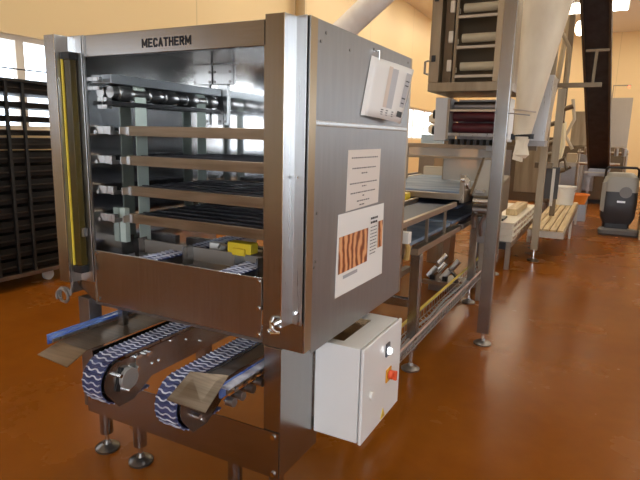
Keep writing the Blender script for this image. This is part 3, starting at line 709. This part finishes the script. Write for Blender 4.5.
# overhead tower
t = thing('overhead_tower', 'tall brownish steel tower with glass doors and cream rollers above the roller head', 'machine', (-1.3, 5.8, 2.1))
MB().box(-1.665, -.86, 5.45, 6.3, 2.115, 2.20).build('bottom_frame', TOWER, t, .006)
MB().box(-1.665, -1.565, 5.45, 5.50, 2.20, 3.4).build('door_stile', TOWER, t, .004)
MB().box(-1.04, -.955, 5.45, 5.50, 2.20, 3.4).build('door_stile', mat('tan_stile', (.45,.35,.23), .4, .5), t, .004)
MB().box(-.93, -.86, 5.45, 6.3, 2.20, 3.4).build('corner_post', TOWER, t, .004)
MB().box(-1.545, -1.46, 5.53, 5.60, 2.20, 3.4).build('chain_column', BRDK, t, .004)
MB().box(-1.665, -1.655, 5.50, 6.3, 2.20, 3.4).build('side_panel', TOWER, t)
MB().box(-1.665, -.86, 6.28, 6.3, 2.20, 3.4).build('back_panel', BRDK, t)
MB().box(-1.665, -.86, 5.45, 6.3, 3.4, 3.5).build('top_frame', TOWER, t)
for k, z in enumerate((2.36, 2.63, 2.91, 3.18)):
    MB().cyl((-1.39,5.62,z+.005),(-1.05,5.62,z+.005),.042,seg=18).build('roller', mat('cream_roller', (.60,.50,.33), .5), t)
    MB().box(-1.41, -1.04, 5.47, 5.50, z-.115, z-.09).build('door_rail', mat('tan_rail', (.50,.42,.32), .4, .6), t)
    b = MB(); b.box(-1.50,-1.455,5.50,5.53,z-.05,z+.06); b.box(-1.435,-1.41,5.50,5.56,z-.06,z-.01); b.build_each('chain_block', mat('pale_block', (.68,.58,.45), .5), t, .006)
MB().box(-1.43, -1.405, 5.47, 5.495, 2.20, 3.4).build('door_bar', TOWER, t)
MB().tube([(-1.665,5.44,2.28),(-1.70,5.44,2.29),(-1.70,5.44,2.40),(-1.665,5.44,2.41)], .012, 8).build('door_handle', DKST, t)
for z in (2.43, 2.99): MB().box(-1.64, -1.60, 5.435, 5.45, z-.03, z+.03).build('hinge', BLACK, t, .003)
for x in (-1.64, -1.07): MB().box(x-.03, x+.03, 6.24, 6.3, 0, 2.115).build('leg', TOWER, t)

# ------------------------------------------------------------------ pole and flour sock
t = thing('steel_pole', 'square stainless steel pole standing on the floor right of the production line', 'pole', (-.74, 4.36, 0))
MB().box(-.785, -.690, 4.33, 4.40, .10, ZC-.002).build('post', STEEL, t, .004)
MB().cyl((-.738,4.365,.01),(-.738,4.365,.10),.016,seg=12).build('threaded_rod', CHROME, t)
MB().lathe([(.07,0),(.072,.012),(.06,.022),(.024,.034),(.016,.05)], (-.738,4.365,0), 24).build('foot_pad', DKST, t)
MB().tube([(-.79,4.32,1.865),(-.55,4.45,1.845)], .005, 6).build('tie_wire', DKST, t)

t = thing('flour_sock', 'big beige cloth flour sock tapering down behind the steel pole', 'cloth hopper', (-.6, 4.75, 1.8))
prof = []; sh = []
for k in range(15):
    f = k/14; z = 1.70+f*(3.9-1.70)
    xr = -.575+.207*(z-1.70); xl = -.715 - f*.03
    prof.append(((xr-xl)/2, z)); sh.append(((xr+xl)/2, 0))
MB().lathe(prof, (0,4.85,0), 32, shift=sh, sy=1.0).build('cone', CLOTH, t, sharp=1.2)
MB().cyl((-.46,4.85,3.9),(-.46,4.85,ZC-.001),.12,seg=20).build('supply_pipe', STEEL, t)
MB().tube([(-.72,4.78,1.905),(-.66,4.70,1.897),(-.60,4.70,1.890),(-.545,4.76,1.884)], .006, 6).build('stitch_seam', mat('seam_thread', (.45,.37,.30), .9), t)
b = MB(); b.lathe([(.040,-.19),(.066,-.16),(.046,-.08),(.060,-.03),(.055,.03)], (-.64,4.85,1.70), 20); b.hexa([(-.70,4.80,1.50),(-.63,4.80,1.48),(-.62,4.84,1.48),(-.70,4.84,1.50)],[(-.68,4.80,1.66),(-.61,4.80,1.66),(-.61,4.84,1.66),(-.68,4.84,1.66)])
b.build('gathered_cuff', CLOTH, t)
b = MB(); b.lathe([(.066,0),(.074,.012),(.066,.024)], (-.64,4.85,1.688), 20); b.box(-.73,-.70,4.82,4.87,1.66,1.71); b.box(-.59,-.55,4.82,4.87,1.67,1.71); b.box(-.72,-.57,4.84,4.86,1.692,1.708); b.build('clamp_ring', BLACK, t)
t = thing('steel_hopper', 'grey steel wedge hopper right of the flour sock tip', 'hopper', (-.65, 6.5, 1.7))
MB().hexa([(-.86,6.4,1.66),(-.62,6.4,1.66),(-.62,6.7,1.66),(-.86,6.7,1.66)], [(-.70,6.4,2.35),(-.58,6.4,2.35),(-.58,6.9,2.35),(-.70,6.9,2.35)]).build('hopper_body', ALU, t)
MB().box(-.87, -.61, 6.39, 6.71, 1.60, 1.66).build('outlet_collar', DKST, t)
MB().box(-1.13, -1.07, 6.5, 6.56, 0, 1.58).build('leg', FARST, t); MB().box(-1.13, -.70, 6.5, 6.56, 1.55, 1.60).build('support_arm', BRDK, t)

# hose over the machine
t = thing('flour_hose', 'wide white fabric hose slanting up above the machine top', 'hose', (-2.2, 5.0, 2.9))
p0 = Vector((-1.30,5.0,3.50)); p1 = Vector((-2.95,5.0,2.25))
MB().tube([p0, p0*.7+p1*.3, p0*.4+p1*.6, p1], .115, 20).build('hose_tube', DUCTM, t)
MB().cyl((-2.95,5.0,1.9),(-2.95,5.0,2.30),.13,seg=20).build('inlet', STEEL, t)
MB().cyl((-2.95,5.0,0),(-2.95,5.0,1.9),.06,seg=16).build('support_post', STEEL, t)
MB().tube([p0, (-1.15,5.0,3.8), (-1.15,5.0,ZC-.002)], .115, 20).build('riser', DUCTM, t)

# ------------------------------------------------------------------ clutter between the line and the pole
t = thing('dough_moulder', 'dim brownish moulding machine with slanted clear guard left of the steel pole', 'machine', (-.97, 5.5, 0))
MB().hexa([(-1.06,5.1,.95),(-.86,5.1,.95),(-.86,5.9,.95),(-1.06,5.9,.95)],[(-1.06,5.1,1.18),(-.86,5.1,1.18),(-.86,5.9,1.30),(-1.06,5.9,1.30)]).build('housing', BRDK, t, .01)
MB().hexa([(-1.07,5.06,1.15),(-.86,5.06,1.15),(-.86,5.07,1.15),(-1.07,5.07,1.15)],[(-1.07,5.5,1.46),(-.86,5.5,1.46),(-.86,5.51,1.46),(-1.07,5.51,1.46)]).build('slanted_guard', GUARD, t)
MB().bar((-1.07,5.05,1.15),(-1.07,5.52,1.47), .02, .03).build('guard_edge', SHELFF, t)
MB().cyl((-1.04,5.02,1.10),(-.86,5.02,1.10),.03,seg=14).build('shaft', CHROME, t); MB().cyl((-1.04,5.04,1.02),(-.86,5.04,1.02),.035,seg=14).build('shaft', DKST, t)
for yy in (5.60, 5.86): MB().box(-1.055,-1.005,yy-.025,yy+.025,0,.95).build('leg', FARST, t)
MB().box(-1.02, -.95, 5.0, 5.09, 1.18, 1.20).build('bright_plate', ALU, t)
b = MB(); b.tube([(-1.02,5.05,.85),(-1.03,5.03,.95),(-1.0,5.0,1.0)], .018, 8); b.tube([(-.95,5.05,.78),(-.96,5.0,.9),(-.92,5.0,.98)], .018, 8); b.build_each('linkage', DKST, t)
MB().box(-1.0, -.90, 5.1, 5.4, .70, .95).build('motor_block', DKST, t, .01)
t = thing('blue_stand', 'dark blue painted upright stand beside the cable tray', 'stand', (-1.47, 7.4-1.2, 0))
MB().box(-1.27, -1.19, 6.15, 6.23, 0, .70).build('upright', BLUEPAINT, t, .005)
MB().box(-1.42, -1.15, 6.12, 6.40, .70, .86).build('top_block', BLUEPAINT, t, .01)
t = thing('pneumatic_unit', 'cluster of pale valve blocks and cylinders on a floor plate under the line', 'valve unit', (-1.42, 5.75, 0))
MB().box(-1.66, -1.20, 5.66, 5.72, .08, .12).build('base_bar', FARST, t, .003)
MB().box(-1.60, -1.25, 5.72, 6.1, 0, .10).build('base_plate', DKST, t)
for k, (x, yy, z) in enumerate(((-1.58,5.8,.18),(-1.50,5.9,.22),(-1.43,5.8,.17),(-1.37,5.95,.25),(-1.52,6.0,.30))):
    MB().cyl((x-.05,yy,z-.05),(x+.03,yy+.02,z+.06),.032,seg=12).build('cylinder', [ALU, CHROME, WHITEPL, ALU, CHROME][k], t)
MB().tube([(-1.40,5.8,.25),(-1.33,5.8,.18),(-1.25,5.75,.12)], .02, 8).build('hose', CHROME, t)
for k, x in enumerate((-1.60,-1.46,-1.34)): MB().box(x, x+.05, 5.75, 5.80, .10, .16).build('valve_block', BLACK, t, .004)

t = thing('long_conveyor', 'long dim conveyor with dark side panels behind the feed table', 'conveyor', (-3.2, 9.0, 0))
MB().box(-3.6, -2.9, 6.2, 14.5, .86, .90).build('belt', BELTDK, t)
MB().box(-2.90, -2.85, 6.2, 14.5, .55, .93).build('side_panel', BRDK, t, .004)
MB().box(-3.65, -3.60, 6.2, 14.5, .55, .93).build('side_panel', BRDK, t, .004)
MB().box(-2.92, -2.86, 6.25, 14.4, .20, .25).build('lower_rail', DKST, t, .004)
for yy in (6.4, 9.0, 11.6, 14.2):
    for x in (-2.875, -3.625): MB().box(x-.03, x+.03, yy-.03, yy+.03, 0, .55).build('leg', TOWER, t)
# cream crate stack on its stand and the slatted bench
t = thing('crate_stand', 'steel stand under the cream crate stack behind the pole', 'stand', (-1.15, 8.2, 0))
MB().box(-1.42, -.96, 7.15, 9.55, .30, .37).build('frame', FARST, t, .004)
for x in (-1.38, -1.0):
    for yy in (7.22, 9.45): MB().box(x-.03, x+.03, yy-.03, yy+.03, 0, .30).build('leg', FARST, t, .003)
MB().box(-1.12, -1.02, 7.10, 7.15, .28, .37).build('motor_cover', BLACK, t, .004)
z = .372
for k, nm in enumerate(('lowest', 'middle', 'topmost')):
    t = thing('crate', 'shallow cream plastic crate, %s of the stack behind the pole' % nm, 'crate', (-1.18, 8.35, z), 'cream crates stacked behind the pole')
    MB().box(-1.40, -.96, 7.17, 9.52, z, z+.066).build('crate_body', CREAM, t, .006)
    b = MB()
    for q in range(7): b.box(-.96, -.952, 7.3+q*.32, 7.5+q*.32, z+.018, z+.046)
    b.build_each('hand_slot', mat('crate_slot', (.42,.30,.20), .6), t)
    MB().box(-1.41, -.945, 7.16, 9.53, z+.066, z+.082).build('crate_rim', CREAM, t, .004)
    z += .084
t = thing('wooden_block', 'small yellowish wooden block lying on top of the crate stack', 'block', (-1.12, 8.4, z))
MB().box(-1.17, -1.02, 7.9, 9.0, z, z+.09).build('block', WOODS, t, .006)
t = thing('black_clamp', 'black clamp sitting on the near end of the crate stack', 'clamp', (-1.2, 7.4, z))
b = MB(); b.box(-1.28,-1.10,7.25,7.6,z,z+.03); b.box(-1.26,-1.22,7.3,7.4,z+.03,z+.14); b.build('clamp_body', BLACK, t, .006); MB().cyl((-1.24,7.35,z+.17),(-1.12,7.35,z+.17),.03,seg=12).build('clamp_handle', BLACK, t)

t = thing('slatted_bench', 'long low bench topped with wooden slats at right of the line', 'bench', (-.64, 10.0, 0))
for k in range(5): MB().box(-.87+k*.094, -.79+k*.094, 8.05, 12.2, .425, .45).build('slat', WOODS, t, .004)
MB().box(-.88, -.40, 8.05, 8.10, .33, .424).build('end_rail', FARST, t, .004)
MB().box(-.88, -.84, 8.10, 12.2, .33, .424).build('side_rail', FARST, t, .004); MB().box(-.44, -.40, 8.10, 12.2, .33, .424).build('side_rail', FARST, t, .004)
for x in (-.86,-.42):
    for yy in (10.2, 12.1): MB().box(x-.02, x+.02, yy, yy+.05, 0, .33).build('leg', FARST, t)
def bucket(x, y, z, r0, r1, h, m, label, name='bucket'):
    t = thing(name, label, 'bucket', (x,y,z))
    MB().lathe([(.0005,.004),(r0,0),(r1,h),(r1+.012,h),(r1+.012,h-.03),(r1+.004,h-.035)][1:], (x,y,z), 28).build('tub', m, t)
    MB().tube([(x+ (r1+.014)*math.cos(a*PI/10), y-(r1+.014)*math.sin(a*PI/10)*.6, z+h-.03-.10*math.sin(a*PI/10)) for a in range(11)], .006, 6).build('bail_handle', CHROME, t)
bucket(-.66, 11.6, .451, .175, .21, .36, WHITEPL, 'white plastic bucket standing on the far end of the slatted bench')
t = thing('orange_tub', 'orange plastic tub behind the white bucket', 'tub', (-.40, 12.9, .35))
MB().lathe([(.16,0),(.22,.22),(.24,.22),(.24,.19)], (-.46,12.9,.35), 24).build('tub_body', ORANGE, t)
MB().box(-.66, -.26, 12.7, 13.1, 0, .349).build('pedestal', DKST, t)

# structure by the bench
t = thing('support_frame', 'steel support frame with posts and pipes above the slatted bench', 'frame', (-.8, 8.4, 0))
lg = MB().box(-.805, -.712, 7.92, 8.02, .16, 4.2).build('post', TOWER, t, .005)
MB().cyl((-.758,7.97,.02),(-.758,7.97,.16),.02,seg=10).build('threaded_rod', CHROME, lg); MB().lathe([(.08,0),(.08,.02),(.03,.04)], (-.758,7.97,0), 16).build('foot_pad', BRDK, lg)
MB().box(-.74, -.66, 9.6, 9.7, .452, 3.6).build('post', BRDK, t, .005)
MB().box(-.88, -.16, 8.28, 8.35, 2.385, 2.445).build('cross_bar', BRDK, t, .004)
MB().box(-.79,-.73,8.02,8.28,2.385,2.445).build('bracket_arm', BRDK, t)
MB().bar((-.275,8.31,2.40),(-.265,8.31,2.86), .035, .035).build('strut', BRDK, t)
MB().box(-.40, -.12, 8.29, 8.33, 2.84, 2.87).build('cross_bar', BRDK, t)
MB().tube([(-.90,8.6,3.3),(-.72,8.6,3.12),(-.63,8.6,2.95),(-.61,8.6,2.6),(-.62,8.6,2.445)], .028, 10).build('bent_pipe', TOWER, t)
MB().tube([(-.62,9.0,1.95),(-.60,9.0,1.6),(-.64,9.0,1.35)], .035, 10).build('cream_hose', mat('cream_hose_rubber', (.75,.62,.36), .5), t)
MB().box(-.70, -.60, 8.42, 8.50, .9, 2.385).build('post', TOWER, t, .004)
b = MB()
for z, x in ((1.9,-.70),(1.6,-.78),(1.45,-.72),(1.2,-.62),(2.1,-.60),(1.05,-.70)): b.cyl((x-.08,8.7,z),(x+.10,8.7,z+.06),.035,seg=10)
b.build_each('pipe_fitting', BRDK, t)
MB().tube([(-.72,8.8,1.3),(-.55,8.8,1.42),(-.50,8.8,1.25),(-.45,8.8,1.30)], .03, 8).build('hose', BRDK, t)
MB().tube([(-.55,9.3,2.3),(-.50,9.3,2.0),(-.60,9.3,1.75),(-.48,9.3,1.55)], .025, 8).build('hose', mat('tan_hose', (.45,.36,.24), .5), t)
MB().box(-.74, -.56, 8.36, 8.385, .85, 1.3).build('hazard_panel', mat('dark_panel', (.05,.045,.04), .5), t)
MB().box(-.655, -.615, 8.34, 8.36, .75, 1.28).build('white_strip', mat('pale_strip', (.62,.58,.50), .5), t)
MB().box(-.90, -.66, 8.33, 8.42, 1.28, 1.36).build('motor_block', BRDK, t, .006)

# inclined black belt
t = thing('inclined_belt', 'tall black inclined belt conveyor rising toward the ceiling at right', 'conveyor', (-.1, 14.0, 0))
pa = Vector((-.115,13.2,1.10)); pb = Vector((-.415,8.9,4.0)); pd = (pb-pa)
pa2 = pa; pb2 = pa + pd*1.25
MB().bar(pa2, pb2, .35, .10, up=(0,.4,1)).build('belt', BELTBK, t, .01)
side = pd.normalized().cross(Vector((0,.4,1))).normalized()
for s_ in (-1, 1): MB().bar(pa2+side*s_*.192, pb2+side*s_*.192, .035, .16, up=(0,.4,1)).build('side_frame', mat('dark_brown_frame', (.08,.05,.03), .5), t)
MB().box(-.32, .10, 13.05, 13.35, .95, 1.12).build('tail_housing', DKST, t, .01)
for z in (1.02, 1.22): MB().box(-.40, .16, 12.95, 13.0, z, z+.03).build('guard_rail', FARST, t)
MB().bar((-.29,13.2,.0),(-.29,13.2,.95), .05, .05).build('leg', DKST, t); MB().bar((.07,13.2,.0),(.07,13.2,.95), .05, .05).build('leg', DKST, t)

# far-end machines; dark colours stand in for the weak lamplight there
t = thing('far_oven', 'dim steel cabinet below the foot of the black inclined belt', 'cabinet', (-.75, 15.5, 0))
MB().box(-1.05, -.50, 15.2, 16.0, 0, 1.15).build('body', FARST, t, .01); MB().box(-.98, -.57, 15.19, 15.2, .5, 1.05).build('door', DKST, t)
MB().box(-.90, -.66, 15.3, 15.7, 1.15, 1.38).build('top_box', mat('tan_box', (.45,.36,.24), .6), t, .01)
t = thing('wall_cabinet', 'grey steel cabinet against the far wall right of the black belt', 'cabinet', (.2, 20.5, 0))
MB().box(-.10, .55, 20.3, 21.0, 1.5, 3.1).build('body', FARST, t, .01); MB().box(-.12, .57, 20.26, 21.0, 1.38, 1.5).build('bottom_rim', ALU, t, .01)
for x in (-.06,.51): MB().box(x-.03, x+.03, 20.6, 20.66, 0, 1.38).build('leg', FARST, t)
t = thing('red_signal_lamp', 'small glowing red signal lamp above the grey far cabinet', 'lamp', (.55, 20.2, 3.45))
MB().tube([(-.05,20.5,3.1),(-.05,20.5,3.5),(.45,20.5,3.5)], .02, 6).build('bracket', FARST, t); MB().lathe([(.03,0),(.04,.03),(.02,.07)], (.40,20.5,3.42), 14).build('lens', REDL, t)
t = thing('pipe_manifold', 'low steel pipe rail with fittings behind the scrubber', 'pipework', (-.1, 15.0, 0))
b = MB(); b.tube([(-.65,14.9,1.42),(.45,14.9,1.42)], .035, 8); b.tube([(-.65,14.9,1.15),(.30,14.9,1.15)], .03, 8)
for x in (-.6, .42): b.tube([(x,14.9,0),(x,14.9,1.5)], .03, 8)
b.build('pipe_rail', FARST, t)
for x in (-.45,-.2,.2,.36): MB().cyl((x,14.86,1.36),(x,14.84,1.55),.05,seg=12).build('valve', ALU, t)

t = thing('dough_line', 'dim row of dark steel dough machines standing behind the slatted bench', 'machine', (-1.6, 12.9, 0))
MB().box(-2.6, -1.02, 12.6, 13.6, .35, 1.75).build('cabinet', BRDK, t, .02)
MB().box(-2.5, -1.85, 12.56, 12.6, .55, 1.55).build('access_door', DKST, t, .01); MB().box(-1.75, -1.12, 12.56, 12.6, .55, 1.55).build('access_door', TOWER, t, .01)
for x in (-2.5, -1.1):
    for yy in (12.7, 13.5): MB().box(x-.04, x+.04, yy-.04, yy+.04, 0, .35).build('leg', DKST, t)
MB().hexa([(-2.3,12.8,1.75),(-1.3,12.8,1.75),(-1.3,13.4,1.75),(-2.3,13.4,1.75)],[(-2.0,12.9,2.35),(-1.5,12.9,2.35),(-1.5,13.3,2.35),(-2.0,13.3,2.35)]).build('intake_hood', TOWER, t, .01)
MB().tube([(-1.2,12.7,1.75),(-1.2,12.7,2.5),(-1.1,12.75,2.8),(-1.0,12.8,4.2)], .05, 10).build('riser_pipe', TOWER, t)
t = thing('far_machine', 'dark bulky steel machine behind the white bucket and the black inclined belt', 'machine', (-.8, 17.0, 0))
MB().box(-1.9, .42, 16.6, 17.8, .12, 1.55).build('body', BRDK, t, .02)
MB().box(-1.0, -.25, 16.55, 16.6, .35, 1.35).build('access_door', DKST, t, .01); MB().box(-.20, .36, 16.55, 16.6, .35, 1.35).build('access_door', BRDK, t, .01)
MB().box(-1.88, .40, 16.7, 17.7, 0, .12).build('plinth', BLACK, t)
MB().box(-.95, -.35, 16.8, 17.5, 1.55, 2.5).build('upper_housing', TOWER, t, .02)
MB().tube([(-.55,16.7,2.5),(-.55,16.7,3.4),(-.70,16.75,3.9)], .07, 10).build('riser_pipe', BRDK, t)
# ------------------------------------------------------------------ floor scrubber
sx0, sy0 = .285, 11.4
t = thing('floor_scrubber', 'grey and black walk-behind floor scrubber parked at the right edge', 'floor scrubber', (sx0, sy0, 0))
def rrect(cx, cy, w, d, r, n=5):
    out = []
    for qx, qy, a0 in ((1,1,0),(-1,1,PI/2),(-1,-1,PI),(1,-1,3*PI/2)):
        for k in range(n+1):
            a = a0+k/n*PI/2; out.append((cx+qx*(w/2-r)+r*math.cos(a), cy+qy*(d/2-r)+r*math.sin(a)))
    return out
def loft(b, secs, mi=0):
    n = len(secs[0][0]); vs = [(x, y, z) for s_, z in secs for x, y in s_]
    fs = [(k*n+i, k*n+(i+1) % n, (k+1)*n+(i+1) % n, (k+1)*n+i) for k in range(len(secs)-1) for i in range(n)]
    fs += [tuple(reversed(range(n))), tuple(range((len(secs)-1)*n, len(secs)*n))]
    b._faces(vs, fs, mi); return b
c = (sx0, sy0)
loft(MB(), [(rrect(*c,.46,.62,.08),.22),(rrect(*c,.56,.72,.10),.34),(rrect(*c,.58,.74,.10),.62),(rrect(*c,.57,.73,.10),.80)]).build('recovery_tank', mat('charcoal_plastic', (.035,.036,.04), .4), t)
loft(MB(), [(rrect(*c,.575,.735,.10),.80),(rrect(*c,.565,.72,.11),.95),(rrect(*c,.53,.68,.12),1.06),(rrect(*c,.40,.54,.12),1.12),(rrect(*c,.30,.40,.12),1.13)]).build('top_cover', LGREY, t)
MB().hexa([(-.01,11.05,.45),(.06,11.03,.42),(.06,11.10,.42),(-.01,11.20,.45)],[(-.01,11.05,.95),(.06,11.03,.98),(.06,11.10,.98),(-.01,11.20,.95)]).build('side_fairing', LGREY, t, .01)
MB().cyl((sx0+.09,11.03,.80),(sx0+.09,11.00,.80),.10,seg=24).build('lid_cap', GREYPL, t)
MB().tube([(.02,11.2,1.02),(.03,11.12,1.20),(.06,11.08,1.235),(.50,11.08,1.235),(.54,11.12,1.20),(.55,11.2,1.02)], .022, 10).build('handle', BLACK, t)
MB().box(sx0-.03, sx0+.10, 11.022, 11.030, .61, .645).build('badge', mat('badge_silver', (.55,.55,.55), .3, .8), t, .003)
b = MB()
for x in (.10,.46): b.cyl((x-.04,11.4,.11),(x+.04,11.4,.11),.11,seg=20)
b.build_each('wheel', RUBBER, t)
MB().box(.10, .47, 11.1, 11.7, .12, .24).build('chassis', BLACK, t, .01)
sq = loft(MB(), [(rrect(sx0+.05,11.15,.66,.20,.08),.03),(rrect(sx0+.05,11.15,.68,.22,.09),.10),(rrect(sx0+.05,11.15,.62,.16,.07),.13)]); sq.build('squeegee', GREYPL, t)
MB().box(sx0-.27,sx0+.37,11.05,11.25,.0,.03).build('squeegee_blade', RUBBER, t)
b = MB(); b.cyl((.22,11.2,.13),(.22,11.2,.30),.04,seg=12); b.cyl((.40,11.15,.13),(.42,11.2,.28),.03,seg=12); b.build_each('suction_pipe', GREYPL, t)

RIMM = mat('tray_rim_steel', (.045,.034,.027), .45, .8)
RACKM = mat('rack_black_steel', (.010,.009,.008), .55)
# ------------------------------------------------------------------ tray rack at left
t = thing('rack_trolley', 'dark wheeled tray rack standing below the windows at left', 'rack', (-5.55, 3.5, 0))
ry0, ry1, rx0, rx1 = 2.72, 4.36, -5.86, -5.25
for yy in (ry0, 3.16, 3.37, 3.545, ry1):
    for x in (rx0, rx1): MB().box(x-.014, x+.014, yy-.014, yy+.014, .16, 2.12).build('upright', RACKM, t)
MB().box(rx0-.02, rx1+.02, ry0-.03, ry1+.03, .13, .17).build('base_frame', mat('rack_rail', (.16,.11,.08), .4, .7), t, .003)
MB().box(rx0-.02, rx1+.02, ry0-.03, ry1+.03, 2.10, 2.13).build('top_frame', RACKM, t, .003)
for yy in (2.95, 3.775):
    for x in (-5.38, -5.78):
        cw = MB().cyl((x-.02,yy,.06),(x+.02,yy,.06),.06,seg=20).build('caster_wheel', mat('caster_grey', (.50,.45,.40), .5), t)
        MB().box(x-.03, x+.03, yy-.03, yy+.03, .121, .13).build('caster_fork', CHROME, cw)
def tray(z, label, x0=rx0+.025, x1=rx1+.075):
    t = thing('baking_tray', label, 'tray', (-5.55, 3.5, z), 'dark baking trays in the rack')
    b = MB(); y0, y1 = ry0+.03, ry1-.03
    b.box(x0, x1, y0, y1, z, z+.006); b.box(x1-.008, x1, y0, y1, z+.006, z+.045); b.box(x0, x0+.008, y0, y1, z+.006, z+.045)
    b.build('tray_pan', TRAYM, t, .002)
    b = MB()
    for q in range(7): b.box(x0+.05+q*.08, x0+.07+q*.08, y0+.02, y1-.02, z+.006, z+.014)
    b.build('tray_ridge', TRAYM, t)
    if z < 1.5 or z > 1.9:
        b = MB()
        for q in range(6): b.prism([(x0+.03+q*.09,z+.015),(x0+.11+q*.09,z+.015),(x0+.10+q*.09,z+.105),(x0+.04+q*.09,z+.105)], 'y', y0+.03, y1-.03)
        b.build('loaf_mould', TRAYM, t)
    MB().tube([(x1+.004,y0,z+.047),(x1+.004,y1,z+.047)], .008, 6).build('tray_rim', RIMM, t)
    return t
names = ['lowest','second from bottom','third from bottom','fourth from bottom','fifth from bottom','sixth from bottom','seventh from bottom','seventh from top','sixth from top','fifth from top','fourth from top','third from top','second from top','topmost']
for k, nm in enumerate(names):
    tray(.20+k*.138, '%s dark baking tray in the wheeled rack under the windows' % nm, x1=rx1-.02)
t = thing('overhead_cable', 'thin dark cable strung in front of the left windows', 'cable', (-5.95, 4, 2.3))
MB().tube([(-5.95,YB+.001,2.44),(-5.95,0,2.36),(-5.95,3.9,2.30),(-5.95,6.5,2.33),(-6.085,9,2.42)], .008, 6).build('wire', BLACK, t)

# far light stacks by the far window
t = thing('pedestal', 'steel pedestal carrying a light blue box before the far bright window', 'pedestal', (-2.43, 8.6, 0))
MB().box(-2.62, -2.24, 8.35, 8.85, .02, 1.50).build('column', FARST, t, .004); MB().box(-2.64, -2.22, 8.33, 8.87, 0, .02).build('base_plate', DKST, t)
o = MB().box(-2.61, -2.25, 8.36, 8.84, 1.501, 1.715).build('blue_box', mat('light_blue_box', (.50,.62,.70), .5), None, .01, loc=(-2.43,8.6,1.501))
props(o, 'light blue box under the pale sacks before the far bright window', 'box')
SACK = mat('sack_paper', (.80,.70,.55), .8)
for k in range(2):
    o = MB().lathe([(.10,0),(.24,.03),(.25,.12),(.20,.155),(.05,.16)], (-2.42,8.6,1.717+k*.165), 20, sx=.62, sy=.6).build('sack', SACK, None, loc=(-2.42,8.6,1.717+k*.165))
    props(o, ('lower' if k == 0 else 'upper')+' of two pale sacks piled on the light blue box', 'sack', 'pale sacks on the blue box')

# ------------------------------------------------------------------ sky, camera
wd = bpy.data.worlds.new('World'); bpy.context.scene.world = wd; wd.use_nodes = True
bg = wd.node_tree.nodes['Background']; bg.inputs['Color'].default_value = (.86,.93,1,1); bg.inputs['Strength'].default_value = 5.0

cam = bpy.data.cameras.new('camera'); co = bpy.data.objects.new('camera', cam); COL.objects.link(co)
yaw, pit, rol = -0.479730663, 0.190422405, -0.0257052382
fw = Vector((math.sin(yaw)*math.cos(pit), math.cos(yaw)*math.cos(pit), -math.sin(pit)))
rt = Vector((math.cos(yaw), -math.sin(yaw), 0)); dn = fw.cross(rt)
r2 = math.cos(rol)*rt + math.sin(rol)*dn; d2 = -math.sin(rol)*rt + math.cos(rol)*dn
mw = Matrix((r2, -d2, -fw)).transposed().to_4x4(); mw.translation = Vector((0,0,1.65))
co.matrix_world = mw
cam.sensor_width = 36; cam.sensor_fit = 'HORIZONTAL'; cam.lens = 539.08/640*36; cam.clip_start = .05; cam.clip_end = 200
def fill_area(name, loc, rot, sx, sy, energy):
    l = bpy.data.lights.new(name, 'AREA'); l.shape = 'RECTANGLE'; l.size = sx; l.size_y = sy; l.energy = energy; l.color = (.93,.96,1)
    o = bpy.data.objects.new(name, l); COL.objects.link(o); o.location = loc; o.rotation_euler = rot; return o
# daylight adds cool light behind the camera, with no known source
fill_area('window_daylight', ((FX0+FX1)/2, YB-.35, (FZ0+FZ1)/2), (PI/2,0,0), FX1-FX0, FZ1-FZ0, 270)
sc = bpy.context.scene; sc.camera = co
sc.view_settings.view_transform = 'Standard'; sc.view_settings.look = 'None'
sc.view_settings.gamma = 1; sc.view_settings.exposure = 0.0; sc.view_settings.use_curve_mapping = False
